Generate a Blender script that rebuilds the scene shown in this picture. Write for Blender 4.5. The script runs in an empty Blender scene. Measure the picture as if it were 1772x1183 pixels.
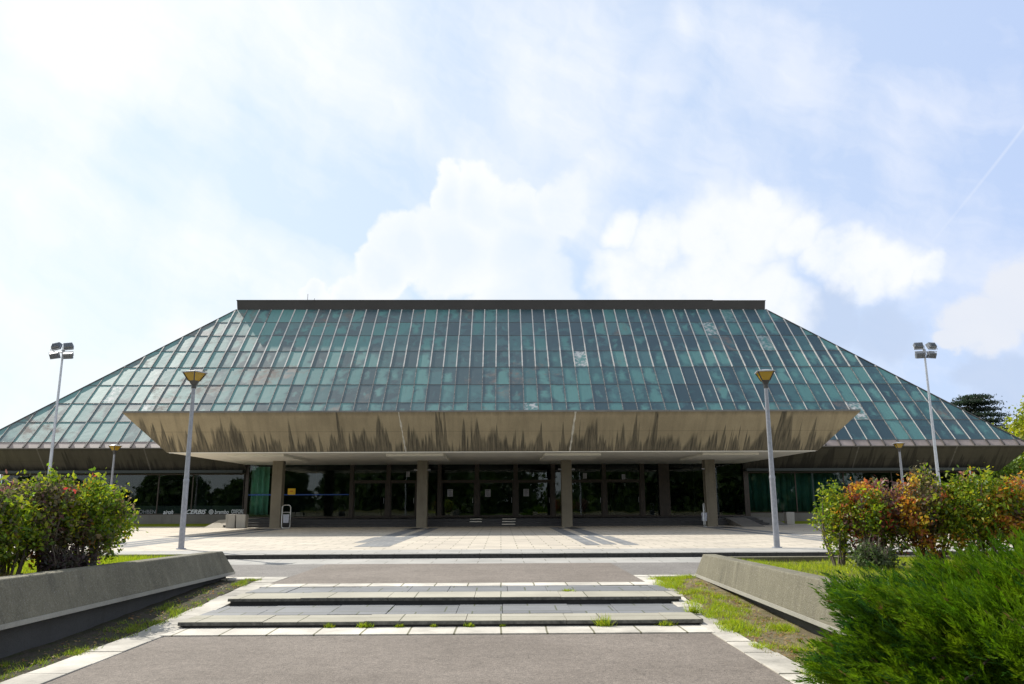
import bpy, math, random
import numpy as np
from mathutils import Vector, Matrix
R = math.radians
random.seed(7)
sc = bpy.context.scene
col = sc.collection
rnd = random.uniform

# ------------------------------------------------------------------ helpers
def tag(o, label=None, cat=None, group=None, kind=None):
    if label: o['label'] = label
    if cat: o['category'] = cat
    if group: o['group'] = group
    if kind: o['kind'] = kind
    return o

def empty(name, loc, rz=0.0):
    o = bpy.data.objects.new(name, None)
    col.objects.link(o)
    o.location = loc
    o.rotation_euler.z = rz
    o.empty_display_size = 0.3
    return o

def root_loc(o):
    v = Vector((0, 0, 0))
    while o is not None:
        v += o.location
        o = o.parent
    return v

class MB:
    """collects polygons; build() links them as ONE mesh object"""
    def __init__(s):
        s.v = []; s.f = []; s.m = []; s.uv = []; s.has_uv = False
    def face(s, pts, m=0, uv=None):
        i = len(s.v)
        s.v.extend([tuple(p) for p in pts])
        s.f.append(tuple(range(i, i + len(pts))))
        s.m.append(m)
        s.uv.append(uv)
        if uv: s.has_uv = True
    def box(s, x0, x1, y0, y1, z0, z1, m=0):
        s.hexa([(x0, y0, z0), (x1, y0, z0), (x1, y1, z0), (x0, y1, z0)],
               [(x0, y0, z1), (x1, y0, z1), (x1, y1, z1), (x0, y1, z1)], m)
    def hexa(s, b, t, m=0):
        i = len(s.v)
        s.v.extend([tuple(p) for p in b] + [tuple(p) for p in t])
        n = len(b)
        fs = [tuple(i + n - 1 - k for k in range(n)), tuple(i + n + k for k in range(n))]
        for k in range(n):
            k2 = (k + 1) % n
            fs.append((i + k, i + k2, i + n + k2, i + n + k))
        for f in fs:
            s.f.append(f); s.m.append(m); s.uv.append(None)
    def tube(s, path, radii, n=10, m=0, cap=True):
        path = [Vector(p) for p in path]
        if not isinstance(radii, (list, tuple)): radii = [radii] * len(path)
        rings = []
        ref = Vector((0.31, 0.95, 0.05)).normalized()
        for k, p in enumerate(path):
            a = path[max(0, k - 1)]; b = path[min(len(path) - 1, k + 1)]
            d = (b - a).normalized()
            r0 = ref if abs(d.dot(ref)) < 0.95 else Vector((1, 0, 0.1)).normalized()
            u = d.cross(r0).normalized(); w = d.cross(u).normalized()
            i = len(s.v)
            for q in range(n):
                t = 2 * math.pi * q / n
                s.v.append(tuple(p + (u * math.cos(t) + w * math.sin(t)) * radii[k]))
            rings.append(i)
        for a, b in zip(rings[:-1], rings[1:]):
            for q in range(n):
                q2 = (q + 1) % n
                s.f.append((a + q, b + q, b + q2, a + q2)); s.m.append(m); s.uv.append(None)
        if cap:
            s.f.append(tuple(rings[0] + q for q in range(n))); s.m.append(m); s.uv.append(None)
            s.f.append(tuple(rings[-1] + n - 1 - q for q in range(n))); s.m.append(m); s.uv.append(None)
    def build(s, name, mats, parent=None, smooth=False, bevel=0.0, fixn=True):
        me = bpy.data.meshes.new(name)
        off = root_loc(parent) if parent else Vector((0, 0, 0))
        me.from_pydata([(p[0] - off.x, p[1] - off.y, p[2] - off.z) for p in s.v], [], s.f)
        if not isinstance(mats, (list, tuple)): mats = [mats]
        for m in mats: me.materials.append(m)
        me.polygons.foreach_set('material_index', s.m)
        if s.has_uv:
            ul = me.uv_layers.new(name='UVMap')
            for p, uv in zip(me.polygons, s.uv):
                if uv:
                    for li, c in zip(p.loop_indices, uv): ul.data[li].uv = c
        if fixn and not s.has_uv:
            import bmesh
            bm = bmesh.new(); bm.from_mesh(me)
            bmesh.ops.recalc_face_normals(bm, faces=bm.faces)
            bm.to_mesh(me); bm.free()
        if smooth:
            for p in me.polygons: p.use_smooth = True
            me.set_sharp_from_angle(angle=R(40))
        me.update()
        o = bpy.data.objects.new(name, me)
        col.objects.link(o)
        if parent: o.parent = parent
        if bevel:
            b = o.modifiers.new('bevel', 'BEVEL'); b.width = bevel; b.segments = 2; b.limit_method = 'ANGLE'
        return o

def box_obj(name, mat, parent, *a, bevel=0.0):
    mb = MB(); mb.box(*a); return mb.build(name, mat, parent, bevel=bevel)

def copy_tree(o, parent=None):
    c = o.copy(); col.objects.link(c); c.parent = parent
    for ch in list(o.children): copy_tree(ch, c)
    return c

# ------------------------------------------------------------------ node helpers
class NT:
    def __init__(s, tree): s.t = tree; s.n = tree.nodes; s.l = tree.links
    def new(s, t, **kw):
        n = s.n.new(t)
        for k, v in kw.items(): setattr(n, k, v)
        return n
    def link(s, a, b): s.l.new(a, b)
    def setin(s, sock, v):
        if hasattr(v, 'is_output') or isinstance(v, bpy.types.NodeSocket): s.l.new(v, sock)
        else: sock.default_value = v
    def math(s, op, a, b=None, c=None, clamp=False):
        n = s.new('ShaderNodeMath', operation=op, use_clamp=clamp)
        s.setin(n.inputs[0], a)
        if b is not None: s.setin(n.inputs[1], b)
        if c is not None: s.setin(n.inputs[2], c)
        return n.outputs[0]
    def vmath(s, op, a, b=None, out=0):
        n = s.new('ShaderNodeVectorMath', operation=op)
        s.setin(n.inputs[0], a)
        if b is not None:
            if op == 'SCALE': s.setin(n.inputs[3], b)
            else: s.setin(n.inputs[1], b)
        return n.outputs[out]
    def noise(s, vec, scale, detail=4.0, rough=0.55, out='Fac', dist=0.0, dim='3D'):
        n = s.new('ShaderNodeTexNoise', noise_dimensions=dim)
        if vec is not None: s.l.new(vec, n.inputs['Vector'])
        n.inputs['Scale'].default_value = scale; n.inputs['Detail'].default_value = detail
        n.inputs['Roughness'].default_value = rough; n.inputs['Distortion'].default_value = dist
        return n.outputs[out]
    def maprange(s, v, a, b, c=0.0, d=1.0, smooth=False):
        n = s.new('ShaderNodeMapRange')
        n.interpolation_type = 'SMOOTHSTEP' if smooth else 'LINEAR'
        s.setin(n.inputs['Value'], v)
        for k, x in (('From Min', a), ('From Max', b), ('To Min', c), ('To Max', d)): s.setin(n.inputs[k], x)
        return n.outputs[0]
    def mix(s, fac, a, b, blend='MIX'):
        n = s.new('ShaderNodeMix', data_type='RGBA', blend_type=blend)
        s.setin(n.inputs[0], fac)
        for sock, v in ((n.inputs[6], a), (n.inputs[7], b)):
            if isinstance(v, (tuple, list)): sock.default_value = (*v[:3], 1)
            else: s.setin(sock, v)
        return n.outputs[2]
    def comb(s, x, y, z=0.0):
        n = s.new('ShaderNodeCombineXYZ')
        s.setin(n.inputs[0], x); s.setin(n.inputs[1], y); s.setin(n.inputs[2], z)
        return n.outputs[0]
    def sep(s, v):
        n = s.new('ShaderNodeSeparateXYZ'); s.l.new(v, n.inputs[0]); return n.outputs
    def obj(s):
        return s.new('ShaderNodeTexCoord').outputs['Object']
    def geo(s):
        return s.new('ShaderNodeNewGeometry').outputs['Position']
    def uv(s):
        return s.new('ShaderNodeTexCoord').outputs['UV']
    def bump(s, h, strength=0.3, dist=0.02):
        n = s.new('ShaderNodeBump'); n.inputs['Strength'].default_value = strength
        n.inputs['Distance'].default_value = dist
        s.l.new(h, n.inputs['Height']); return n.outputs[0]

def mat(name):
    m = bpy.data.materials.new(name); m.use_nodes = True
    nt = NT(m.node_tree)
    b = nt.n['Principled BSDF']
    return m, nt, b

def simple(name, c, rough=0.6, metal=0.0, var=0.12, scale=6.0, bump=0.0, spec=0.5):
    m, nt, b = mat(name)
    g = nt.geo()
    n = nt.noise(g, scale, 5)
    k = nt.maprange(n, 0.25, 0.75, 1 - var, 1 + var)
    cc = nt.vmath('SCALE', nt.comb(*c), k)
    nt.link(cc, b.inputs['Base Color'])
    b.inputs['Roughness'].default_value = rough; b.inputs['Metallic'].default_value = metal
    b.inputs['Specular IOR Level'].default_value = spec
    if bump: nt.link(nt.bump(nt.noise(g, scale * 6, 4), bump), b.inputs['Normal'])
    return m

# ------------------------------------------------------------------ materials
M = {}
def m_asphalt(name, c, c2):
    m, nt, b = mat(name); g = nt.geo()
    big = nt.noise(g, 0.55, 4, 0.6); mid = nt.noise(g, 6, 5, 0.7); fine = nt.noise(g, 75, 3, 0.8); vo = nt.new('ShaderNodeTexVoronoi')
    nt.link(g, vo.inputs['Vector']); vo.inputs['Scale'].default_value = 55
    a = nt.mix(nt.maprange(big, 0.35, 0.65), c, c2)
    f = nt.math('ADD', nt.maprange(fine, 0.25, 0.75, 0.55, 1.45), nt.math('ADD', nt.maprange(mid, 0.3, 0.7, -0.16, 0.16), nt.maprange(nt.noise(g, 24, 4, 0.7), 0.3, 0.7, -0.2, 0.2)))
    stone = nt.math('MULTIPLY', nt.sep(vo.outputs['Color'])[0], 0.3)
    ck = nt.new('ShaderNodeTexVoronoi', feature='DISTANCE_TO_EDGE'); ck.inputs['Scale'].default_value = 0.42
    nt.link(nt.vmath('ADD', g, nt.vmath('SCALE', nt.vmath('SUBTRACT', nt.noise(g, 1.4, 5, 0.7, out='Color'), (0.5, 0.5, 0.5)), 1.1)), ck.inputs['Vector'])
    crack = nt.math('MULTIPLY', nt.maprange(ck.outputs['Distance'], 0.0015, 0.005, 0.42, 0.0), nt.maprange(nt.noise(g, 0.5, 3), 0.5, 0.6))
    spot = nt.math('MULTIPLY', nt.maprange(nt.noise(g, 1.1, 5, 0.7), 0.60, 0.72), 0.22)
    f = nt.math('ADD', f, nt.math('SUBTRACT', stone, 0.15))
    f = nt.math('SUBTRACT', f, nt.math('ADD', crack, spot))
    nt.link(nt.vmath('SCALE', a, f), b.inputs['Base Color'])
    b.inputs['Roughness'].default_value = 0.85; b.inputs['Specular IOR Level'].default_value = 0.3
    nt.link(nt.bump(nt.math('ADD', fine, vo.outputs['Distance']), 0.5, 0.012), b.inputs['Normal'])
    return m
M['path_asphalt'] = m_asphalt('path_asphalt', (0.155, 0.130, 0.108), (0.20, 0.170, 0.143))
M['road_asphalt'] = m_asphalt('road_asphalt', (0.165, 0.152, 0.138), (0.20, 0.186, 0.17))

def m_tiles(name, c1, c2, mortar, w, h, ms=0.012, rough=0.8, blotch=0.25, moss=0.0, offset=0.5):
    m, nt, b = mat(name); g = nt.geo()
    br = nt.new('ShaderNodeTexBrick'); br.offset = offset
    warp = nt.vmath('SCALE', nt.vmath('SUBTRACT', nt.noise(g, 1.5, 2, out='Color'), (0.5, 0.5, 0.5)), 0.03)
    nt.link(nt.vmath('ADD', g, warp), br.inputs['Vector'])
    br.inputs['Color1'].default_value = (*c1, 1); br.inputs['Color2'].default_value = (*c2, 1)
    br.inputs['Mortar'].default_value = (*mortar, 1)
    br.inputs['Scale'].default_value = 1.0; br.inputs['Mortar Size'].default_value = ms
    br.inputs['Brick Width'].default_value = w; br.inputs['Row Height'].default_value = h
    br.inputs['Mortar Smooth'].default_value = 0.1
    n1 = nt.noise(g, 0.9, 6, 0.65); n2 = nt.noise(g, 40, 3, 0.7)
    f = nt.math('ADD', nt.maprange(n1, 0.3, 0.7, 1 - blotch, 1 + blotch * 0.5), nt.maprange(n2, 0.3, 0.7, -0.07, 0.07))
    c = nt.vmath('SCALE', br.outputs['Color'], f)
    if moss:
        mm = nt.math('MULTIPLY', nt.maprange(nt.noise(g, 1.7, 4, 0.7), 0.56, 0.64), br.outputs['Fac'])
        c = nt.mix(nt.math('MULTIPLY', mm, moss), c, (0.10, 0.13, 0.03))
    nt.link(c, b.inputs['Base Color']); b.inputs['Roughness'].default_value = rough
    b.inputs['Specular IOR Level'].default_value = 0.35
    nt.link(nt.bump(nt.math('SUBTRACT', n2, br.outputs['Fac']), 0.35, 0.008), b.inputs['Normal'])
    return m
M['plaza'] = m_tiles('plaza_paving', (0.525, 0.465, 0.375), (0.44, 0.39, 0.32), (0.20, 0.18, 0.13), 1.05, 0.7, 0.017, blotch=0.16, moss=0.9)
M['band'] = m_tiles('dark_paving', (0.15, 0.155, 0.16), (0.19, 0.195, 0.20), (0.30, 0.28, 0.24), 0.62, 0.9, 0.012, blotch=0.2)
M['kerbstone'] = m_tiles('pale_kerbstone', (0.58, 0.54, 0.465), (0.49, 0.455, 0.39), (0.16, 0.15, 0.09), 0.62, 5.0, 0.014, blotch=0.45, offset=0.0)
M['kerbstone_side'] = m_tiles('pale_kerbstone_side', (0.50, 0.465, 0.40), (0.42, 0.39, 0.33), (0.45, 0.42, 0.37), 5.0, 60.0, 0.0, blotch=0.55, offset=0.0)
M['slate'] = m_tiles('grey_slate', (0.150, 0.152, 0.156), (0.190, 0.192, 0.196), (0.07, 0.08, 0.04), 0.86, 0.6, 0.012, rough=0.6, blotch=0.22)
M['granite_strip'] = m_tiles('grey_granite_strip', (0.32, 0.31, 0.285), (0.37, 0.355, 0.325), (0.16, 0.15, 0.12), 1.2, 0.7, 0.012, blotch=0.22)
M['nosing'] = m_tiles('terrazzo_nosing', (0.335, 0.312, 0.245), (0.38, 0.355, 0.285), (0.10, 0.10, 0.06), 1.42, 3.0, 0.010, blotch=0.2, offset=0.0)
M['black_riser'] = simple('black_riser', (0.022, 0.023, 0.025), 0.42, var=0.5, scale=9)  # near-black face below each nosing slab
M['riser'] = simple('weathered_riser', (0.030, 0.030, 0.029), 0.7, var=0.9, scale=14)
M['riser_grey'] = simple('shaded_slab_front', (0.10, 0.097, 0.085), 0.8, var=0.6, scale=16)  # weathered grey, darkened further to paint shade on the slab fronts
M['dark_steps'] = simple('dark_steps', (0.028, 0.028, 0.030), 0.55, var=0.3, scale=4)
M['off_white'] = simple('off_white_bar', (0.75, 0.72, 0.62), 0.6, var=0.15, scale=12)

def m_concrete(name, c, agg=0.0, dark=(0.05, 0.048, 0.04), stain=0.5, rough=0.85, streaks=False):
    m, nt, b = mat(name); g = nt.geo()
    big = nt.noise(g, 0.8, 6, 0.65); fine = nt.noise(g, 45, 4, 0.75)
    xyz = nt.sep(g)
    vs = nt.noise(nt.comb(nt.math('MULTIPLY', xyz[0], 3.0), nt.math('MULTIPLY', xyz[1], 3.0), nt.math('MULTIPLY', xyz[2], 0.25)), 1.6, 5, 0.7)
    f = nt.math('ADD', nt.maprange(big, 0.3, 0.7, 0.84, 1.14), nt.maprange(fine, 0.3, 0.7, -0.12 - agg, 0.12 + agg))
    cc = nt.vmath('SCALE', nt.comb(*c), f)
    cc = nt.mix(nt.math('MULTIPLY', nt.maprange(vs, 0.54, 0.72), stain), cc, dark)
    nt.link(cc, b.inputs['Base Color']); b.inputs['Roughness'].default_value = rough
    b.inputs['Specular IOR Level'].default_value = 0.25
    h = fine
    if agg:
        cc = nt.mix(nt.math('MULTIPLY', nt.maprange(vs, 0.46, 0.30), 0.5), cc, tuple(min(1, x * 1.7) for x in c))
        vo = nt.new('ShaderNodeTexVoronoi'); nt.link(g, vo.inputs['Vector']); vo.inputs['Scale'].default_value = 85
        sp = nt.maprange(nt.sep(vo.outputs['Color'])[0], 0.90, 0.97)
        cc2 = nt.mix(nt.math('MULTIPLY', sp, 0.40), cc, (0.34, 0.32, 0.28))
        nt.link(cc2, b.inputs['Base Color'])
        h = nt.math('ADD', fine, vo.outputs['Distance'])
    nt.link(nt.bump(h, 0.45, 0.012), b.inputs['Normal'])
    return m
M['wall_concrete'] = m_concrete('aggregate_concrete', (0.162, 0.149, 0.106), agg=0.2, stain=0.5)
M['wall_cap'] = m_concrete('smooth_concrete_edge', (0.34, 0.325, 0.28), stain=0.15)
M['column'] = m_concrete('column_concrete', (0.19, 0.17, 0.13), stain=0.3)
M['block'] = m_concrete('block_concrete', (0.36, 0.35, 0.32), stain=0.25)
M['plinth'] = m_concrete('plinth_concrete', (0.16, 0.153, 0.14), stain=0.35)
M['footing'] = m_concrete('shaded_footing', (0.075, 0.073, 0.070), stain=0.4)  # shade of the recess is put into this dark tone
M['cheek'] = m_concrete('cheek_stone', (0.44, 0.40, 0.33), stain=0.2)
M['soffit'] = simple('painted_soffit', (0.78, 0.75, 0.67), 0.8, var=0.07, scale=1.2)
M['soffit_dark'] = simple('soffit_edge', (0.20, 0.19, 0.17), 0.8)

def m_fascia(name, c_light, c_dark, amount):
    """board marked concrete with run-off streaks that rise from the lower edge; UV: u metres, v 0..1"""
    m, nt, b = mat(name)
    uv = nt.sep(nt.uv()); u = uv[0]; v = uv[1]; g = nt.geo()
    # tooth shaped streaks
    tooth = None
    for sc_, seed, hh in ((1.5, 3.1, 0.9), (3.3, 17.7, 1.0), (6.5, 41.3, 0.55)):
        n = nt.noise(nt.comb(nt.math('ADD', u, seed), nt.math('MULTIPLY', v, 0.10), seed), sc_, 2, 0.5)
        h = nt.math('MULTIPLY', nt.maprange(n, 0.45, 0.70), hh)
        tooth = h if tooth is None else nt.math('MAXIMUM', tooth, h)
    patch = nt.maprange(nt.noise(nt.comb(u, 0.0, 5.0), 0.35, 2), 0.3, 0.6, 0.35, 1.25)
    tooth = nt.math('MULTIPLY', tooth, patch)
    mask = nt.maprange(nt.math('SUBTRACT', tooth, nt.math('MULTIPLY', v, 1.0)), -0.03, 0.14)
    breakup = nt.maprange(nt.noise(nt.comb(nt.math('MULTIPLY', u, 7.0), nt.math('MULTIPLY', v, 1.1), 0.0), 1.6, 4, 0.65), 0.3, 0.62, 0.35, 1.0)
    mask = nt.math('MULTIPLY', nt.math('MULTIPLY', mask, breakup), amount)
    # dirty upper edge and faint full height drips
    topd = nt.maprange(nt.math('ADD', v, nt.math('MULTIPLY', nt.noise(nt.comb(u, 0, 0), 3.0, 4), 0.16)), 0.98, 1.1)
    drip = nt.maprange(nt.noise(nt.comb(u, nt.math('MULTIPLY', v, 0.25), 9.0), 3.2, 5, 0.7), 0.46, 0.7, 0, 0.55)
    big = nt.maprange(nt.noise(g, 0.45, 5, 0.6), 0.3, 0.7, 0.84, 1.16)
    fine = nt.maprange(nt.noise(g, 16, 4, 0.7), 0.3, 0.7, 0.92, 1.08)
    base = nt.vmath('SCALE', nt.comb(*c_light), nt.math('MULTIPLY', big, fine))
    base = nt.mix(drip, base, tuple(x * 0.62 for x in c_light))
    line = nt.math('MULTIPLY', nt.maprange(nt.math('ABSOLUTE', nt.math('SUBTRACT', v, 0.52)), 0.006, 0.012, 1.0, 0.0), 0.35)
    base = nt.mix(line, base, tuple(x * 0.45 for x in c_light))
    base = nt.mix(nt.math('MULTIPLY', topd, 0.75), base, tuple(x * 0.4 for x in c_light))
    pale = nt.math('MULTIPLY', nt.maprange(nt.noise(g, 2.2, 5, 0.75), 0.62, 0.72), nt.maprange(v, 0.0, 0.4, 0.55, 0.0))
    base = nt.mix(pale, base, tuple(min(1, x * 1.55) for x in c_light))
    c = nt.mix(mask, base, c_dark)
    nt.link(c, b.inputs['Base Color']); b.inputs['Roughness'].default_value = 0.9
    b.inputs['Specular IOR Level'].default_value = 0.2
    nt.link(nt.bump(nt.noise(g, 20, 4, 0.7), 0.3, 0.02), b.inputs['Normal'])
    return m
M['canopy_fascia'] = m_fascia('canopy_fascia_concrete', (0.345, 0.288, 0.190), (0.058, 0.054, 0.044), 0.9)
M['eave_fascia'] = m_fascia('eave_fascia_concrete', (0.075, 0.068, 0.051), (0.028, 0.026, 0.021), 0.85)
M['dim_joint'] = simple('dim_joint', (0.115, 0.105, 0.085), 0.8, var=0.4, scale=5)
M['joint'] = simple('pale_joint_sealant', (0.52, 0.49, 0.42), 0.8, var=0.35, scale=5)

def m_roof():
    m, nt, b = mat('weathered_copper_panels')
    uv = nt.uv(); s = nt.sep(uv)
    g = nt.geo()
    cell = nt.vmath('FLOOR', uv)
    wn = nt.new('ShaderNodeTexWhiteNoise', noise_dimensions='2D'); nt.link(cell, wn.inputs['Vector'])
    rc = nt.sep(wn.outputs['Color']); r1 = wn.outputs['Value']; r2, r3, r4 = rc
    fx = nt.math('FRACT', s[0]); fy = nt.math('FRACT', s[1])
    # rounded distance from the panel's rim: 0 rim .. 1 centre
    ex = nt.math('MULTIPLY', nt.math('MINIMUM', fx, nt.math('SUBTRACT', 1.0, fx)), 2.0)
    ey = nt.math('MULTIPLY', nt.math('MINIMUM', fy, nt.math('SUBTRACT', 1.0, fy)), 2.4)
    edge = nt.math('SMOOTH_MIN', ex, ey, 0.5)
    pv = nt.vmath('ADD', g, nt.vmath('SCALE', nt.comb(r2, r3, r4), 40.0))
    n1 = nt.noise(pv, 0.9, 5, 0.6, dist=0.4); n2 = nt.noise(pv, 3.2, 5, 0.7)
    region = nt.noise(g, 0.085, 3, 0.5)
    # verdigris; extra amount leftward puts the sun-side sheen into the colour
    amount = nt.math('ADD', nt.math('ADD', nt.maprange(r1, 0.30, 1.0, -0.55, 0.62), nt.maprange(region, 0.35, 0.65, -0.25, 0.25)), nt.maprange(nt.sep(g)[0], -32.0, 0.0, 0.75, 0.0))
    vm = nt.math('ADD', nt.math('ADD', nt.maprange(n1, 0.3, 0.7, -0.45, 0.45), amount), nt.math('MULTIPLY', edge, 0.75))
    vmask = nt.maprange(vm, 0.34, 0.78)
    dark = nt.mix(r2, (0.022, 0.055, 0.066), (0.032, 0.082, 0.090))
    mid = nt.mix(r3, (0.038, 0.115, 0.115), (0.05, 0.135, 0.14))
    verd = nt.mix(r4, (0.082, 0.225, 0.205), (0.06, 0.185, 0.175))
    base = nt.mix(nt.maprange(nt.math('ADD', r4, nt.maprange(n1, 0.35, 0.65, -0.4, 0.4)), 0.35, 0.75), dark, mid)
    c = nt.mix(vmask, base, verd)
    # vertical smears
    sm = nt.noise(nt.comb(nt.math('MULTIPLY', s[0], 5.0), nt.math('MULTIPLY', s[1], 0.9), 0), 1.6, 4, 0.65)
    c = nt.mix(nt.maprange(sm, 0.5, 0.75, 0, 0.30), c, (0.035, 0.09, 0.10))
    # brown oxide: large diagonal stains and flakes, more of it to the left and low down
    px = nt.sep(g)[0]
    left = nt.maprange(px, -34.0, 8.0, 0.075, 0.0)
    ox = nt.noise(g, 0.16, 7, 0.72, dist=0.8)
    om = nt.maprange(nt.math('ADD', nt.math('ADD', ox, left), nt.maprange(r3, 0, 1, -0.05, 0.05)), 0.585, 0.66)
    flake = nt.maprange(nt.noise(g, 1.1, 6, 0.8), 0.44, 0.58)
    om = nt.math('MULTIPLY', om, nt.maprange(flake, 0, 1, 0.15, 0.95))
    c = nt.mix(om, c, (0.155, 0.12, 0.098))
    few = nt.math('MULTIPLY', nt.maprange(r2, 0.985, 0.99), nt.maprange(n2, 0.45, 0.6))
    c = nt.mix(few, c, (0.5, 0.5, 0.48))
    rim = nt.maprange(nt.math('MINIMUM', ex, ey), 0.0, 0.10, 0.45, 0.0)
    c = nt.mix(rim, c, (0.05, 0.06, 0.055))
    nt.link(c, b.inputs['Base Color'])
    rough = nt.math('ADD', nt.maprange(vmask, 0, 1, 0.36, 0.50), nt.math('MULTIPLY', om, 0.25))
    nt.link(rough, b.inputs['Roughness'])
    b.inputs['Specular IOR Level'].default_value = 1.0
    # each sheet sits a little out of true
    nrm = nt.new('ShaderNodeNewGeometry').outputs['Normal']
    tilt = nt.vmath('SCALE', nt.vmath('SUBTRACT', nt.comb(r2, r3, r1), (0.5, 0.5, 0.5)), 0.05)
    bn = nt.new('ShaderNodeBump'); bn.inputs['Strength'].default_value = 0.12; bn.inputs['Distance'].default_value = 0.1
    nt.link(nt.noise(g, 0.8, 3), bn.inputs['Height'])
    nt.link(nt.vmath('NORMALIZE', nt.vmath('ADD', nrm, tilt)), bn.inputs['Normal'])
    nt.link(bn.outputs[0], b.inputs['Normal'])
    return m
M['roof'] = m_roof()
M['rib_pale'] = simple('pale_standing_seam', (0.55, 0.52, 0.48), 0.5, var=0.25, scale=1.5)
M['rib_dull'] = simple('dull_standing_seam', (0.20, 0.19, 0.175), 0.5, var=0.85, scale=4.5)
M['seam'] = simple('cross_seam', (0.07, 0.062, 0.055), 0.6, var=0.5, scale=2)
M['apron'] = simple('eave_apron_sheet', (0.30, 0.245, 0.215), 0.42, var=0.3, scale=1.2)
M['parapet'] = simple('bronze_parapet', (0.030, 0.026, 0.024), 0.5, var=0.2, scale=0.6)
M['bronze'] = simple('bronze_frame', (0.036, 0.025, 0.016), 0.5, var=0.25, scale=3)
M['interior'] = simple('dim_interior', (0.034, 0.042, 0.040), 0.8)
M['film'] = simple('black_window_film', (0.012, 0.014, 0.018), 0.35)
M['letter'] = simple('white_lettering', (0.62, 0.66, 0.70), 0.6, var=0.08)
M['letter_dim'] = simple('faded_lettering', (0.20, 0.215, 0.235), 0.6, var=0.3)
M['blue_tape'] = simple('blue_tape', (0.015, 0.08, 0.38), 0.5)
M['yellow_notice'] = simple('yellow_notice', (0.85, 0.50, 0.01), 0.6, var=0.03)
M['red_ink'] = simple('red_ink', (0.6, 0.10, 0.02), 0.6)
M['paper'] = simple('white_paper', (0.38, 0.38, 0.41), 0.7, var=0.03)
M['ink'] = simple('grey_ink', (0.13, 0.13, 0.15), 0.7)
M['curtain'] = simple('green_curtain', (0.62, 0.95, 0.80), 0.8, var=0.12, scale=2.0)
M['curtain_dark'] = simple('dark_green_curtain', (0.05, 0.17, 0.15), 0.8, var=0.15, scale=2.0)
M['steel'] = simple('galvanised_steel', (0.36, 0.37, 0.39), 0.5, metal=0.35, var=0.15, scale=9)
M['pole'] = simple('grey_painted_pole', (0.27, 0.28, 0.31), 0.45, metal=0.25, var=0.2, scale=10)
M['mast'] = simple('galvanised_mast', (0.46, 0.48, 0.52), 0.4, metal=0.4, var=0.12, scale=10)
M['lantern_metal'] = simple('dark_lantern_metal', (0.045, 0.043, 0.042), 0.5, var=0.3)
M['flood_metal'] = simple('grey_flood_housing', (0.15, 0.165, 0.185), 0.5, metal=0.2, var=0.2, scale=12)
M['bin_panel'] = simple('pale_bin_panel', (0.40, 0.42, 0.48), 0.5, var=0.2, scale=15)
M['chrome'] = simple('bright_tube', (0.55, 0.56, 0.55), 0.3, metal=0.6, var=0.1)
M['bark'] = simple('bark', (0.10, 0.075, 0.055), 0.9, var=0.4, scale=12, bump=0.5)
M['twig'] = simple('grey_brown_twig', (0.13, 0.105, 0.08), 0.9, var=0.3, scale=20)

def m_lantern_glass():
    m, nt, b = mat('amber_lantern_glass')
    d = nt.new('ShaderNodeBsdfDiffuse'); d.inputs[0].default_value = (0.55, 0.38, 0.035, 1)
    t = nt.new('ShaderNodeBsdfTranslucent'); t.inputs[0].default_value = (0.62, 0.42, 0.035, 1)
    gl = nt.new('ShaderNodeBsdfGlossy'); gl.inputs['Roughness'].default_value = 0.2
    a = nt.new('ShaderNodeMixShader'); a.inputs[0].default_value = 0.5
    nt.link(d.outputs[0], a.inputs[1]); nt.link(t.outputs[0], a.inputs[2])
    a2 = nt.new('ShaderNodeMixShader'); a2.inputs[0].default_value = 0.06
    nt.link(a.outputs[0], a2.inputs[1]); nt.link(gl.outputs[0], a2.inputs[2])
    nt.link(a2.outputs[0], nt.n['Material Output'].inputs[0]); return m
M['amber'] = m_lantern_glass()

def m_glass(name, tint, rough=0.02):
    m, nt, b = mat(name)
    tr = nt.new('ShaderNodeBsdfTransparent'); tr.inputs[0].default_value = (*tint, 1)
    gl = nt.new('ShaderNodeBsdfGlossy'); gl.inputs['Roughness'].default_value = rough
    gl.inputs[0].default_value = (0.85, 0.95, 0.95, 1)
    g = nt.geo()
    nt.link(nt.bump(nt.noise(g, 0.5, 2), 0.08, 0.05), gl.inputs['Normal'])
    fr = nt.new('ShaderNodeFresnel'); fr.inputs[0].default_value = 1.55
    k = nt.math('MULTIPLY', fr.outputs[0], 1.2, clamp=True)
    mx = nt.new('ShaderNodeMixShader'); nt.link(k, mx.inputs[0])
    nt.link(tr.outputs[0], mx.inputs[1]); nt.link(gl.outputs[0], mx.inputs[2])
    nt.link(mx.outputs[0], nt.n['Material Output'].inputs[0]); return m
M['glass'] = m_glass('green_tinted_glass', (0.48, 0.62, 0.58))

def m_leaf(name, trans=0.45, gloss=0.05, grough=0.35):
    m, nt, b = mat(name)
    at = nt.new('ShaderNodeAttribute'); at.attribute_name = 'Col'
    d = nt.new('ShaderNodeBsdfDiffuse'); t = nt.new('ShaderNodeBsdfTranslucent')
    nt.link(at.outputs['Color'], d.inputs[0])
    nt.link(nt.vmath('SCALE', at.outputs['Color'], 1.25), t.inputs[0])
    gl = nt.new('ShaderNodeBsdfGlossy'); gl.inputs['Roughness'].default_value = grough
    a = nt.new('ShaderNodeMixShader'); a.inputs[0].default_value = trans
    nt.link(d.outputs[0], a.inputs[1]); nt.link(t.outputs[0], a.inputs[2])
    a2 = nt.new('ShaderNodeMixShader'); a2.inputs[0].default_value = gloss
    nt.link(a.outputs[0], a2.inputs[1]); nt.link(gl.outputs[0], a2.inputs[2])
    nt.link(a2.outputs[0], nt.n['Material Output'].inputs[0]); return m
M['leaf'] = m_leaf('leaf', 0.5, 0.03, 0.5)
M['needle'] = m_leaf('needle', 0.28, 0.02, 0.5)
M['grass'] = m_leaf('grass_blade', 0.5, 0.03, 0.4)

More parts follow.
